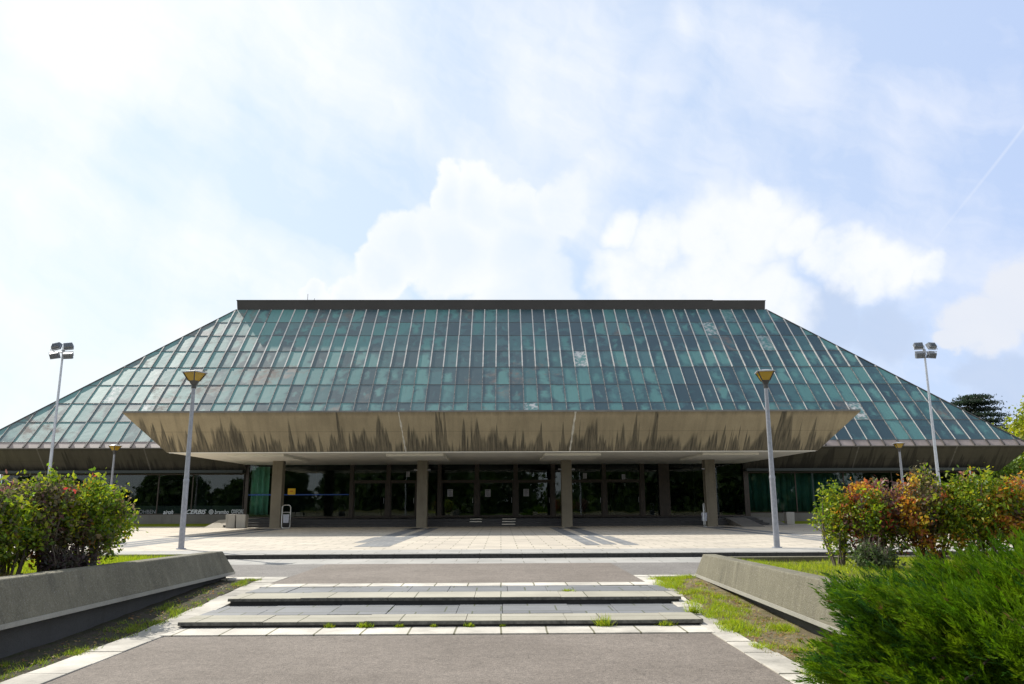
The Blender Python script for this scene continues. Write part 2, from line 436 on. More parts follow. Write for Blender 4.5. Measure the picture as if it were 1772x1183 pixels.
def m_ground(name, cols, scales=(0.3, 3.0, 30.0), rough=0.95):
    m, nt, b = mat(name); g = nt.geo()
    n1 = nt.noise(g, scales[0], 5, 0.6); n2 = nt.noise(g, scales[1], 5, 0.7); n3 = nt.noise(g, scales[2], 4, 0.7)
    c = nt.mix(nt.maprange(n1, 0.35, 0.65), cols[0], cols[1])
    c = nt.mix(nt.maprange(n2, 0.45, 0.65), c, cols[2])
    c = nt.vmath('SCALE', c, nt.maprange(n3, 0.25, 0.75, 0.6, 1.4))
    nt.link(c, b.inputs['Base Color']); b.inputs['Roughness'].default_value = rough
    b.inputs['Specular IOR Level'].default_value = 0.15
    nt.link(nt.bump(nt.math('ADD', n3, n2), 0.6, 0.04), b.inputs['Normal']); return m
M['terrain'] = m_ground('far_grass', ((0.06, 0.10, 0.015), (0.085, 0.12, 0.02), (0.07, 0.08, 0.025)), (0.05, 0.5, 6.0))
M['lawn'] = m_ground('lawn', ((0.20, 0.235, 0.012), (0.26, 0.29, 0.015), (0.16, 0.20, 0.015)))
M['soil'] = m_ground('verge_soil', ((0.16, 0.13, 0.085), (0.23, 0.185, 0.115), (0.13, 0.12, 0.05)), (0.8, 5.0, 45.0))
M['shaded_soil'] = m_ground('shaded_soil', ((0.055, 0.047, 0.036), (0.075, 0.063, 0.048), (0.05, 0.06, 0.022)), (0.8, 5.0, 45.0))  # darker copy of the verge soil, the wall's shade put into its colour
M['bed'] = m_ground('planter_soil', ((0.085, 0.064, 0.036), (0.11, 0.095, 0.03), (0.10, 0.12, 0.02)), (0.5, 4.0, 40.0))

# ------------------------------------------------------------------ numpy foliage
rng = np.random.default_rng(11)
def unit(a): return a / np.maximum(np.linalg.norm(a, axis=-1, keepdims=True), 1e-9)
def leaf_mesh(name, P, A, B, C, material, parent=None, tri=False):
    """P centre/base, A half length vec, B half width vec, C colour; diamonds (or thin triangles)"""
    n = len(P)
    off = np.array(root_loc(parent)) if parent else np.zeros(3)
    if tri:
        V = np.stack([P - B, P + B, P + A], 1); k = 3
    else:
        V = np.stack([P - A, P + B - A * 0.15, P + A, P - B - A * 0.15], 1); k = 4
    V = (V - off).reshape(-1, 3).astype(np.float32)
    me = bpy.data.meshes.new(name)
    me.vertices.add(n * k); me.vertices.foreach_set('co', V.ravel())
    me.loops.add(n * k); me.loops.foreach_set('vertex_index', np.arange(n * k, dtype=np.int32))
    me.polygons.add(n); me.polygons.foreach_set('loop_start', np.arange(0, n * k, k, dtype=np.int32))
    me.update(calc_edges=True)
    at = me.attributes.new('Col', 'FLOAT_COLOR', 'POINT')
    cc = np.ones((n, k, 4), np.float32); cc[:, :, :3] = np.clip(C, 0, 1)[:, None, :]
    at.data.foreach_set('color', cc.ravel())
    me.materials.append(material)
    o = bpy.data.objects.new(name, me); col.objects.link(o)
    if parent: o.parent = parent
    return o
def jitter(C, k=0.25):
    n = len(C)
    return C * (1 + rng.normal(0, k, (n, 1))).clip(0.35, 1.9) * (1 + rng.normal(0, 0.08, (n, 3)))

# ------------------------------------------------------------------ measured layout (metres)
X0 = -0.35                       # middle of the hall
PZ = 0.33                        # plaza level
RZ = 0.20                        # road level
# ---- ground, road, path, plaza
def sheet(name, mat_, pts, kind='structure', skirt=0.0):
    mb = MB(); 
    if skirt:
        mb.hexa([(x, y, z - skirt) for x, y, z in pts], pts)
    else: mb.face(pts)
    o = mb.build(name, mat_); tag(o, kind=kind); return o
def rect(x0, x1, y0, y1, z): return [(x0, y0, z), (x1, y0, z), (x1, y1, z), (x0, y1, z)]

sheet('ground', M['terrain'], rect(-2500, 2500, -1500, 3000, -0.03))
XL, XR = -4.45, 2.80             # the path's edges
sheet('path', M['path_asphalt'], rect(XL, XR, -12, 11.0, 0.0))
sheet('road', M['road_asphalt'], rect(-60, 60, 17.25, 20.85, RZ), skirt=0.3)
sheet('path', M['path_asphalt'], rect(XL, XR, 15.80, 20.85, RZ + 0.004), skirt=0.3)
sheet('road_edge_paving', M['granite_strip'], rect(-60, 60, 20.85, 22.9, RZ + 0.002), skirt=0.3)
sheet('plaza', M['plaza'], rect(-58, 58, 24.9, 52.4, PZ), skirt=0.4)
sheet('plaza_edge_paving', M['granite_strip'], rect(-58, 58, 23.25, 24.9, PZ + 0.001), skirt=0.4)
sheet('lawn', M['lawn'], [(-58, 52.4, PZ + 0.01), (58, 52.4, PZ + 0.01), (58, 56.3, 0.46), (-58, 56.3, 0.46)], skirt=0.4)
# kerb of the plaza
k = empty('plaza_kerb', (0, 23, RZ))
tag(k, 'long low kerb with dark face along the front of the pale plaza', 'kerb')
mb = MB()
x = -57.9
while x < 57.9:
    mb.box(x, min(x + 1.38, 57.9), 22.93 + rnd(-.004, .004), 23.25, 0.15, PZ - 0.022); x += 1.385
mb.build('riser', M['riser'], k)
mb = MB(); x = -57.9
while x < 57.9:
    d = rnd(-.006, .006)
    mb.box(x, min(x + 1.38, 57.9), 22.90 + d, 23.25, PZ - 0.022, PZ + rnd(-.004, .003)); x += 1.385
mb.build('coping', M['granite_strip'], k, bevel=0.008)

# dark bands in the paving at each column
CX = [-13.40, -4.72, 3.96, 12.65]
CY = 48.0
def band(x0, x1, y0, y1, dz): sheet('paving_band', M['band'], rect(x0, x1, y0, y1, PZ + dz))
for i, cx in enumerate(CX):
    sg = -1 if i < 2 else 1
    def B(a, b, y0, y1, dz=0.004):
        lo, hi = sorted((cx + sg * a, cx + sg * b)); band(lo, hi, y0, y1, dz)
    B(-1.15, -0.60, 34.4, 47.4); B(-0.22, 0.42, 34.4, 47.4)
    if i == 1: B(-1.05, 0.10, 26.6, 34.3); B(0.13, 0.62, 29.5, 34.3)
    else: B(-1.12, -0.62, 27.0, 34.3); B(-0.50, -0.02, 27.4, 34.3); B(0.15, 0.68, 27.0, 34.3)
for i in range(-4, 5):
    if i % 2: band(X0 + i * 4.34 - .75, X0 + i * 4.34 + .75, 44.5, 46.3, 0.004)

# pale stone strips that edge the path
def ystrip(x0, x1, prof, mat_, name='kerb_strip', thick=0.12):
    for (ya, za), (yb, zb) in zip(prof[:-1], prof[1:]):
        mb = MB(); mb.hexa([(x0, ya, za - thick), (x1, ya, za - thick), (x1, yb, zb - thick), (x0, yb, zb - thick)],
                           [(x0, ya, za), (x1, ya, za), (x1, yb, zb), (x0, yb, zb)])
        tag(mb.build(name, mat_), kind='structure')
PROF = [(-12, 0.012), (11.2, 0.012), (15.6, RZ + 0.008), (17.25, RZ + 0.008)]
def stones(x_in, sg, w, seed, rough_):
    r2 = random.Random(seed); mb = MB(); y = -12.0
    zf = lambda yy: float(np.interp(yy, [p[0] for p in PROF], [p[1] for p in PROF]))
    while y < 17.2:
        L = r2.uniform(.52, .74); y2 = min(y + L - .012, 17.24)
        wa = w + r2.uniform(-rough_, rough_); wb = wa + r2.uniform(-.02, .02); dz = r2.uniform(-.006, .005); sk = r2.uniform(-.012, .012)
        pa = [(x_in, y), (x_in + sg * wa, y + sk), (x_in + sg * wb, y2 + sk), (x_in, y2)]
        if sg < 0: pa = pa[::-1]
        mb.hexa([(px, py, zf(py) - .12) for px, py in pa], [(px, py, zf(py) + dz) for px, py in pa]); y += L
    tag(mb.build('kerb_strip', M['kerbstone_side'], bevel=.006), kind='structure')
stones(XL, -1, .43, 5, .02); stones(XR, 1, .36, 6, .055)
for xa, xb in ((-60, XL), (XR, 60)):
    sheet('kerb_strip', M['kerbstone'], rect(xa, xb, 16.75 if xa < -5 else 16.9, 17.25, RZ + 0.012), skirt=0.1)
sheet('kerb_strip', M['kerbstone'], rect(XL - 0.05, XR + 0.05, 11.0, 11.62, 0.016), skirt=0.1)
sheet('kerb_strip', M['kerbstone'], rect(XL - 0.02, XR + 0.02, 15.25, 15.80, RZ + 0.007), skirt=0.1)

# verges between path and planter walls (they climb beside the steps)
def verge(xa, xb, dz=0.0):
    ys = np.linspace(-12, 16.76, 60); xs = np.linspace(xa, xb, 8)
    def h(x, y):
        b = np.interp(y, [-12, 11, 15.6, 17.3], [-0.004, -0.004, RZ - 0.006, RZ - 0.002])
        return b + 0.03 * math.sin(x * 9 + y * 2.3) * math.sin(y * 3.1 + x * 4) * 0.6 + dz
    mb = MB()
    for j in range(len(ys) - 1):
        for i in range(len(xs) - 1):
            mb.face([(xs[i], ys[j], h(xs[i], ys[j])), (xs[i + 1], ys[j], h(xs[i + 1], ys[j])),
                     (xs[i + 1], ys[j + 1], h(xs[i + 1], ys[j + 1])), (xs[i], ys[j + 1], h(xs[i], ys[j + 1]))])
    o = mb.build('verge', M['shaded_soil'] if xa < 0 else M['soil'], smooth=False); tag(o, kind='structure'); return h
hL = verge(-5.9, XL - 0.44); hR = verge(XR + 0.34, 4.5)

# ---- the two long steps of the path
def step(name, label, y0, y1, z0, z1, xa, xb, ny):
    e = empty(name, ((xa + xb) / 2, y0, z0)); tag(e, label, 'step', 'broad steps across the path')
    mb = MB(); x = xa; r2 = random.Random(int(y0 * 10))
    L = 1.42
    first = True
    while x < xb - 0.05:
        w = L * (1.0 if not first else 0.83); first = False
        d = r2.uniform(-.008, .008); t = r2.uniform(-.006, .004)
        xe = min(x + w - 0.008, xb); za_, zb_ = z1 - 0.05, z1 + t
        mb.box(x, xe, y0 + d + .012, ny, za_, zb_)
        mb.box(x + .002, xe - .002, y0 + d, y0 + d + .011, za_ + .002, zb_ - .008, 1); x += w
    mb.build('nosing_slab', [M['nosing'], M['riser_grey']], e)
    box_obj('riser', M['black_riser'], e, xa + 0.03, xb - 0.03, y0 + 0.05, ny, z0 - 0.12, z1 - 0.052)
    mb = MB(); x = xa + 0.02
    while x < xb - 0.02:
        w = r2.choice((0.86, 0.86, 1.05, 0.7)); t = r2.uniform(-.008, .003)
        x2 = min(x + w - 0.008, xb)
        if r2.random() < 0.35:
            ym = ny + (y1 - ny) * 0.55
            mb.box(x, x2, ny + 0.012, ym - 0.006, z1 - 0.05, z1 + t); mb.box(x, x2, ym + 0.006, y1, z1 - 0.05, z1 + t - 0.004)
        else:
            mb.box(x, x2, ny + 0.012, y1, z1 - 0.05, z1 + t)
        x += w
    mb.build('slate_paving', M['slate'], e, bevel=0.004)
    box_obj('bedding', M['soil'], e, xa + 0.05, xb - 0.05, ny, y1, z0 - 0.12, z1 - 0.052)
step('stone_step', 'lower broad stone step, weeds growing along its foot', 11.60, 13.46, 0.0, 0.095, XL - 0.06, XR + 0.05, 12.30)
step('stone_step', 'upper broad stone step with the taller black riser', 13.46, 15.25, 0.095, RZ + 0.002, XL + 0.0, XR + 0.16, 14.28)

# ---- planter walls
def planter(name, label, side, pts_far, pts_near, xfar_out, topw=0.26):
    """wall along the path: far section and near section; each (y, x_base, x_top, z_lip, z_top)"""
    yF, xbF, xtF, zlF, ztF = pts_far; yN, xbN, xtN, zlN, ztN = pts_near
    e = empty(name, ((xbF + xbN) / 2, (yF + yN) / 2, 0.1)); tag(e, label, 'planter wall', 'battered concrete planter walls')
    s = side
    mb = MB()
    lip = 0.05
    def sec(y, xb, xt, zl, zt, dy=0.0):
        return [(xb, y - dy * 0, zl), (xb, y - dy * 0, zl + lip), (xt, y - dy, zt), (xt + s * topw, y - dy, zt), (xt + s * (topw + 0.1), y - dy * .2, zl)]
    a = sec(yN, xbN, xtN, zlN, ztN); b_ = sec(yF, xbF, xtF, zlF, ztF, 0.28)
    n = 14; prev = a
    i0 = len(mb.v)
    secs = []
    for q in range(n + 1):
        t = q / n
        secs.append([tuple(a[j][c] * (1 - t) + b_[j][c] * t for c in range(3)) for j in range(5)])
    for q in range(n):
        for j in range(5):
            j2 = (j + 1) % 5
            mb.face([secs[q][j], secs[q][j2], secs[q + 1][j2], secs[q + 1][j]], 0)
    mb.face(secs[0], 0); mb.face(secs[-1][::-1], 0)
    # merge doubles so that the bevel works
    import bmesh
    o = mb.build('wall', [M['wall_concrete']], e)
    bm = bmesh.new(); bm.from_mesh(o.data); bmesh.ops.remove_doubles(bm, verts=bm.verts, dist=0.0005)
    bmesh.ops.recalc_face_normals(bm, faces=bm.faces); bm.to_mesh(o.data); bm.free()
    bv = o.modifiers.new('bevel', 'BEVEL'); bv.width = 0.018; bv.segments = 2; bv.limit_method = 'ANGLE'
    # smooth pale lip along the lower edge
    mb = MB()
    for q in range(n):
        p0 = secs[q]; p1 = secs[q + 1]
        o_ = -s * 0.012
        mb.hexa([(p0[0][0] + o_, p0[0][1], p0[0][2] - .012), (p1[0][0] + o_, p1[0][1], p1[0][2] - .012), (p1[0][0] + s * .1, p1[0][1], p1[0][2] - .012), (p0[0][0] + s * .1, p0[0][1], p0[0][2] - .012)],
                [(p0[1][0] + o_, p0[1][1], p0[1][2] - .005), (p1[1][0] + o_, p1[1][1], p1[1][2] - .005), (p1[1][0] + s * .1, p1[1][1], p1[1][2] - .005), (p0[1][0] + s * .1, p0[1][1], p0[1][2] - .005)])
    mb.build('lip', M['wall_cap'], e)
    # recessed footing, its dark colour stands in for shade under the lip
    mb = MB()
    mb.hexa([(xbN + s * .14, yN, -.2), (xbF + s * .14, yF - .1, -.1), (xbF + s * .3, yF - .1, -.1), (xbN + s * .3, yN, -.2)],
            [(xbN + s * .14, yN, zlN - .014), (xbF + s * .14, yF - .1, zlF - .014), (xbF + s * .3, yF - .1, zlF - .014), (xbN + s * .3, yN, zlN - .014)])
    mb.build('footing', M['footing'], e)
    # wall that returns along the road
    mb = MB()
    xa, xb = sorted((xtF + s * (topw + 0.11), xfar_out)); 
    mb.hexa([(xa, yF - .12, -.1), (xb, yF - .12, -.1), (xb, yF + .02, -.1), (xa, yF + .02, -.1)],
            [(xa, yF - .30, ztF - .06), (xb, yF - .30, ztF - .06), (xb, yF - .12, ztF - .06), (xa, yF - .12, ztF - .06)])
    mb.build('return_wall', M['wall_concrete'], e, bevel=0.015)
    return e
planter('planter_wall', 'shaded grey concrete planter wall left of the path', -1, (17.15, -5.56, -5.74, 0.29, 0.76), (2.0, -5.56, -5.74, 0.42, 0.99), -26)
planter('planter_wall', 'sunlit pale concrete planter wall right of the path, half behind the juniper', 1, (16.75, 4.0, 4.10, 0.23, 0.68), (2.0, 4.0, 4.10, 0.13, 0.80), 26)

def bed(name, xa, xb, fz, mat_):
    xs = np.linspace(xa, xb, 26); ys = np.linspace(2.0, 16.5, 20)
    mb = MB()
    def h(x, y): return fz(y) + 0.05 * math.sin(x * 1.7 + 1) * math.sin(y * 1.3)
    for j in range(len(ys) - 1):
        for i in range(len(xs) - 1):
            mb.face([(xs[i], ys[j], h(xs[i], ys[j])), (xs[i + 1], ys[j], h(xs[i + 1], ys[j])), (xs[i + 1], ys[j + 1], h(xs[i + 1], ys[j + 1])), (xs[i], ys[j + 1], h(xs[i], ys[j + 1]))])
    o = mb.build(name, mat_, smooth=True); tag(o, kind='structure'); return h
fL = lambda y: float(np.interp(y, [2, 9, 16.6], [0.84, 0.74, 0.60])) 
fR = lambda y: float(np.interp(y, [2, 9, 16.6], [0.64, 0.62, 0.54]))
bL = bed('planting_bed', -26, -5.95, fL, M['bed'])
bR = bed('planting_bed', 4.3, 26, fR, M['bed'])

# ------------------------------------------------------------------ the hall
hall = empty('exhibition_hall', (X0, 56, PZ))
tag(hall, 'low modernist hall with a huge sloping green copper roof and a streaked concrete canopy', 'building')
HW, Y_E, Z_E = 36.35, 54.0, 5.50     # half width at the eave, eave front, eave height
YC = Y_E + 29.0                     # middle of the plan
HD = 29.0
ROWS = [0.0, 0.60, 2.78, 4.90, 7.12, 9.40, 11.65, 13.93, 16.00, 18.10]
c45 = math.sqrt(0.5)
SP = 1.03
RX0 = X0 + 0.5; KX = 1.035
def side_xform(kq):
    a = kq * math.pi / 2
    ca, sa = math.cos(a), math.sin(a)
    def f(u, d, z):    # u along the side (right positive seen from outside), d outward distance from centre
        lx, ly = u, -d
        return (RX0 + lx * ca - ly * sa, YC + lx * sa + ly * ca, z)
    return f
roof = MB(); apron = MB()
for kq in range(4):
    hw, dist = (HW, HD) if kq % 2 == 0 else (HD, HW)
    T = side_xform(kq)
    def P(u, s, n=0.0):
        d = dist - s * c45 * (1.0 if kq % 2 == 0 else KX) + n * c45
        return T(u, d, Z_E + s * c45 + n * c45)
    for i in range(len(ROWS) - 1):
        s0, s1 = ROWS[i], ROWS[i + 1]
        kx = KX if kq % 2 == 0 else 1.0
        h0, h1 = hw - s0 * c45 * kx, hw - s1 * c45 * kx
        tgt = apron if i == 0 else roof
        tgt.face([P(-h0, s0), P(h0, s0), P(h1, s1), P(-h1, s1)], 0,
                 [(-h0 / SP + kq * 200 + .5, i), (h0 / SP + kq * 200 + .5, i), (h1 / SP + kq * 200 + .5, i + 1), (-h1 / SP + kq * 200 + .5, i + 1)])
        # cross seam
        if i > 0:
            w, hgt = 0.028, 0.022
            for sgn in (0,):
                roof.face([P(-h0, s0 - w, 0.004), P(h0, s0 - w, 0.004), P(h0, s0, hgt), P(-h0, s0, hgt)], 3)
                roof.face([P(-h0, s0, hgt), P(h0, s0, hgt), P(h0, s0 + w, 0.004), P(-h0, s0 + w, 0.004)], 3)
        # standing seams, one length per sheet
        nmax = int(h0 / SP)
        for q in range(-nmax - 1, nmax + 2):
            u = (q + (0.5 if kq == 1 or kq == 3 else 0.5)) * SP
            if abs(u) > h0 - 0.05: continue
            s_top = min(s1, (hw - abs(u)) / c45 / kx)
            if s_top - s0 < 0.1: continue
            if kq == 2: wd = 0
            pale = (i >= 5)
            rr = random.random()
            wdt, hg = (0.042, 0.05) if pale else (0.024, 0.032)
            m_ = 1 if (pale and u > -20 - rr * 6) or (i < 5 and u > 12 and rr < 0.7 and i > 0) else 2
            if i == 0: m_ = 2; hg = 0.07; wdt = 0.05
            j = rnd(-.012, .012)
            a0, a1 = u - wdt + j, u + wdt + j
            tg = apron if i == 0 else roof
            mi = m_ if tg is roof else 1
            sA, sB = s0 + 0.01, s_top - 0.01
            tg.face([P(a0, sA), P(a0, sA, hg), P(a0, sB, hg), P(a0, sB)], mi)
            tg.face([P(a0, sA, hg), P(a1, sA, hg), P(a1, sB, hg), P(a0, sB, hg)], mi)
            tg.face([P(a1, sA, hg), P(a1, sA), P(a1, sB), P(a1, sB, hg)], mi)
            tg.face([P(a0, sA), P(a1, sA), P(a1, sA, hg), P(a0, sA, hg)], mi)
    # hip capping
    hA, hB = hw, hw - ROWS[-1] * c45 * (KX if kq % 2 == 0 else 1.0)
    roof.tube([Vector(P(hA, 0.0, 0.02)), Vector(P(hB, ROWS[-1], 0.02))], 0.05, 6, 3)
# verdigris fills the sub-faces without UV with material 1..3
o = roof.build('roof', [M['roof'], M['rib_pale'], M['rib_dull'], M['seam']], hall, fixn=False)
apron.build('eave_apron', [M['apron'], M['seam']], hall, fixn=False)
# parapet on top
TW, TD = HW - ROWS[-1] * c45 * KX, HD - ROWS[-1] * c45
ZT = Z_E + ROWS[-1] * c45
par = MB()
par.hexa([(RX0 - TW + .05, YC - TD + .05, ZT - .1), (RX0 + TW - .05, YC - TD + .05, ZT - .1), (RX0 + TW - .05, YC + TD - .05, ZT - .1), (RX0 - TW + .05, YC + TD - .05, ZT - .1)],
         [(RX0 - TW - .02, YC - TD - .03, ZT + .80), (RX0 + TW + .02, YC - TD - .03, ZT + .80), (RX0 + TW + .02, YC + TD + .03, ZT + .80), (RX0 - TW - .02, YC + TD + .03, ZT + .80)])
pp = par.build('roof_parapet', M['parapet'], hall)
cp = MB(); cp.box(RX0 - TW - .05, RX0 + TW * .8, YC - TD - .08, YC - TD + .3, ZT + .803, ZT + .87); cp.build('coping', M['parapet'], pp)
cp = MB(); cp.box(RX0 + TW * .8 + .01, RX0 + TW + .06, YC - TD - .06, YC - TD + .3, ZT + .803, ZT + .835); cp.build('coping', M['parapet'], pp)
an = MB(); ax = RX0 - 17.3
an.tube([(ax, 68, ZT + .8), (ax, 68, ZT + 1.75)], 0.022, 6); an.tube([(ax - .25, 68, ZT + 1.1), (ax + .3, 68, ZT + 1.15)], 0.05, 6)
an.tube([(ax + .5, 68, ZT + .8), (ax + .62, 68, ZT + 1.35)], 0.02, 6)
an.build('antenna', M['lantern_metal'], pp)

# eave fascia (leans outward) on all four sides; the canopy interrupts the front
fas = MB()
Z_B, Y_B = 3.82, 1.5
for kq in range(4):
    hw, dist = (HW, HD) if kq % 2 == 0 else (HD, HW)
    T = side_xform(kq)
    hb = hw - Y_B; db = dist - Y_B
    spans = [(-1, 1)] if kq else [(-1, None), (None, 1)]
    def fq(u0b, u1b, u0t, u1t):
        L = math.hypot(Y_B, Z_E - Z_B)
        fas.face([T(u0b, db, Z_B), T(u1b, db, Z_B), T(u1t, dist + .02, Z_E - 0.06), T(u0t, dist + .02, Z_E - 0.06)], 0,
                 [(u0b + kq * 90, 0), (u1b + kq * 90, 0), (u1t + kq * 90, 1), (u0t + kq * 90, 1)])
        fas.face([T(u0t, dist + .02, Z_E - .06), T(u1t, dist + .02, Z_E - .06), T(u1t, dist + .04, Z_E), T(u0t, dist + .04, Z_E)], 1)
        fas.face([T(u0b, db - .9, Z_B), T(u1b, db - .9, Z_B), T(u1b, db, Z_B), T(u0b, db, Z_B)], 1)
    if kq == 0:
        fq(-hb, -17.78, -hw, -17.78); fq(16.78, hb, 16.78, hw)
        for u in (-17.78, 16.78):
            fas.face([T(u, db, Z_B), T(u, db, Z_E), T(u, dist, Z_E), T(u, dist, Z_E)][:3] , 1)
    else: fq(-hb, hb, -hw, hw)
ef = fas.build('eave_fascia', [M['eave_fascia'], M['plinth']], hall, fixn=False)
for u, lean in ((-24.3, 0), (24.4, 0), (-31.5, 0), (31.2, 0)):
    T = side_xform(0); mb = MB()
    mb.face([T(u - .05, HD - Y_B + .006, Z_B), T(u + .05, HD - Y_B + .006, Z_B), T(u + .05, HD + .026, Z_E - .07), T(u - .05, HD + .026, Z_E - .07)])
    mb.build('joint', M['dim_joint'], ef, fixn=False)

# entrance canopy
CYB, CZB, CYT, CZT, CHB, CHT = 41.9, 4.40, 40.2, 6.30, 17.2, 18.9
can = MB()
def cf(pts, uv): can.face(pts, 0, uv)
L_, Rr = X0 - CHB, X0 + CHB; Lt, Rt = X0 - CHT, X0 + CHT
cf([(L_, CYB, CZB), (Rr, CYB, CZB), (Rt, CYT, CZT), (Lt, CYT, CZT)], [(-CHB + 300, 0), (CHB + 300, 0), (CHT + 300, 1), (-CHT + 300, 1)])
cf([(L_, 55.5, CZB), (L_, CYB, CZB), (Lt, CYT, CZT), (Lt, 55.5, CZT)], [(400, 0), (414, 0), (415, 1), (400, 1)])
cf([(Rr, CYB, CZB), (Rr, 55.5, CZB), (Rt, 55.5, CZT), (Rt, CYT, CZT)], [(500, 0), (514, 0), (514, 1), (499, 1)])
# top lip and flat roof of the canopy
can.face([(Lt, CYT, CZT), (Rt, CYT, CZT), (Rt, CYT + .02, CZT + .09), (Lt, CYT + .02, CZT + .09)], 1)
can.face([(Lt, CYT + .02, CZT + .09), (Rt, CYT + .02, CZT + .09), (Rt, 55.6, CZT + .09), (Lt, 55.6, CZT + .09)], 1)
can.face([(Lt, 55.6, CZT), (Lt, CYT, CZT), (Lt, CYT + .02, CZT + .09), (Lt, 55.6, CZT + .09)], 1)
can.face([(Rt, CYT, CZT), (Rt, 55.6, CZT), (Rt, 55.6, CZT + .09), (Rt, CYT + .02, CZT + .09)], 1)
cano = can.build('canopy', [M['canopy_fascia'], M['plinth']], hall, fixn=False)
mb = MB(); mb.face([(L_, CYB, CZB), (L_, 56.2, CZB), (Rr, 56.2, CZB), (Rr, CYB, CZB)])
mb.build('soffit', M['soffit'], cano, fixn=False)
mb = MB(); mb.box(L_ + .12, Rr - .12, CYB + .02, CYB + .14, CZB - .035, CZB - .002); mb.build('drip_edge', M['soffit'], cano)
for cx in CX:
    mb = MB(); mb.box(cx - 1.55, cx + 1.55, 43.5, 49.2, CZB - .13, CZB - .002); mb.build('ceiling_panel', M['soffit'], cano)
for u in (708, 995):
    xb = (u - 864) * 0.0302; xt = xb * 1.045 
    mb = MB(); r2 = random.Random(u)
    pl, pr = [], []
    for q in range(13):
        t = q / 12; xx = X0 + .05 + xb * (1 - t) + xt * t; w = 0.03 + r2.uniform(-.015, .03)
        y = CYB * (1 - t) + CYT * t - .007; z = CZB * (1 - t) + CZT * t
        pl.append((xx - w, y, z)); pr.append((xx + w + r2.uniform(-.02, .02), y, z))
    for q in range(12): mb.face([pl[q], pr[q], pr[q + 1], pl[q + 1]])
    mb.build('joint', M['joint'], cano, fixn=False)
for cx in CX:
    c = box_obj('column', M['column'], hall, cx - .31, cx + .31, CY, CY + .62, PZ - .05, CZB - .132, bevel=0.02)
    for sx in (-1, 1):
        if (cx, sx) in ((CX[0], -1), (CX[3], 1), (CX[0], 1)): continue
        mb = MB(); mb.tube([(cx + sx * .31, CY + .1, 3.7), (cx + sx * .48, CY + .02, 3.72)], 0.045, 8)
        mb.build('spotlight', M['paper'], c)

# plinth, steps, ramp
FZ = 0.78
mb = MB()
PX0, PX1 = X0 - 16.6, X0 + 16.9
for kq in range(3):
    y0 = 49.5 + kq * 0.36
    mb.box(PX0 + kq * 0.28, PX1 - kq * .28, y0, y0 + 0.36 if kq < 2 else 55.9, PZ - .1, PZ + 0.15 * (kq + 1))
mb.build('entrance_steps', M['dark_steps'], hall, bevel=0.012)
for i, (xa, xb) in enumerate(((-1.95, -1.2), (0.06, 0.88))):  # short off-white bars along the step edges
    for kq in range(3):
        if i == 0 and kq == 0: continue
        mb = MB(); mb.box(xa + .02 * kq, xb + .02 * kq, 49.5 + kq * .36 - .006, 49.5 + kq * .36 + .06, PZ + .15 * (kq + 1) - .035, PZ + .15 * (kq + 1) + .004)
        mb.build('step_bar', M['off_white'], hall)
mb = MB()
mb.hexa([(PX0 - 1.1, 49.35, PZ), (PX0, 49.35, PZ), (PX0 + .55, 50.4, PZ), (PX0 - 0.55, 50.4, PZ)], [(PX0 - 1.1, 49.36, PZ + .01), (PX0, 49.36, PZ + .01), (PX0 + .55, 50.4, FZ), (PX0 - .55, 50.4, FZ)])
mb.box(PX0 - .55, PX0 + .55, 50.41, 55.9, PZ, FZ)
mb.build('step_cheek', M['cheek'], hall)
mb = MB()
mb.hexa([(PX1, 49.35, PZ), (PX1 + 1.1, 49.35, PZ), (PX1 + .55, 50.4, PZ), (PX1 - .55, 50.4, PZ)], [(PX1, 49.36, PZ + .01), (PX1 + 1.1, 49.36, PZ + .01), (PX1 + .55, 50.4, FZ), (PX1 - .55, 50.4, FZ)])
mb.box(PX1 - .55, PX1 + .55, 50.41, 55.9, PZ, FZ)
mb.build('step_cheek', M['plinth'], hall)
mb = MB(); mb.hexa([(14.05, 46.6, PZ), (15.3, 46.6, PZ), (15.3, 50.3, PZ), (14.05, 50.3, PZ)], [(14.05, 46.6, PZ + .02), (15.3, 46.6, PZ + .02), (15.3, 50.3, FZ + .02), (14.05, 50.3, FZ + .02)])
mb.build('ramp', M['plinth'], hall)
# base walls, floor, dim interior
WY = 55.5
base = MB()
base.box(X0 - 34.3, X0 - 17.3, WY, WY + .3, .2, 1.04); base.box(X0 + 17.3, X0 + 34.3, WY, WY + .3, .2, 0.98)
base.box(X0 - 34.3, X0 - 34.0, WY + .3, 2 * YC - WY, .0, 1.0); base.box(X0 + 34.0, X0 + 34.3, WY + .3, 2 * YC - WY, .0, 1.0)
base.box(X0 - 34.3, X0 + 34.3, 2 * YC - WY, 2 * YC - WY + .3, 0, Z_B + .5)
base.build('base_wall', M['plinth'], hall)
it = MB()
it.box(X0 - 33.9, X0 + 33.9, 56.0, 2 * YC - WY - .1, .1, .77)
it.box(X0 - 33.9, X0 + 33.9, 66.0, 66.3, .78, 7.2)
it.box(X0 - 17.2, X0 + 17.2, 56.25, 66.0, CZB + .02, CZB + .2)
it.box(X0 - 34.2, X0 - 17.3, WY - .8, 66.0, Z_B + .02, Z_B + .2); it.box(X0 + 17.3, X0 + 34.2, WY - .8, 66.0, Z_B + .02, Z_B + .2)
for xx in (-28, -22, -9, 0.2, 9, 22, 28): it.box(X0 + xx - .3, X0 + xx + .3, 60.5, 61.1, .78, 3.8)
it.build('interior', M['interior'], hall)
for xx in (-34.2, 34.05):
    box_obj('side_glazing', M['film'], hall, X0 + xx, X0 + xx + .1, WY + .3, 2 * YC - WY, 1.0, Z_B)

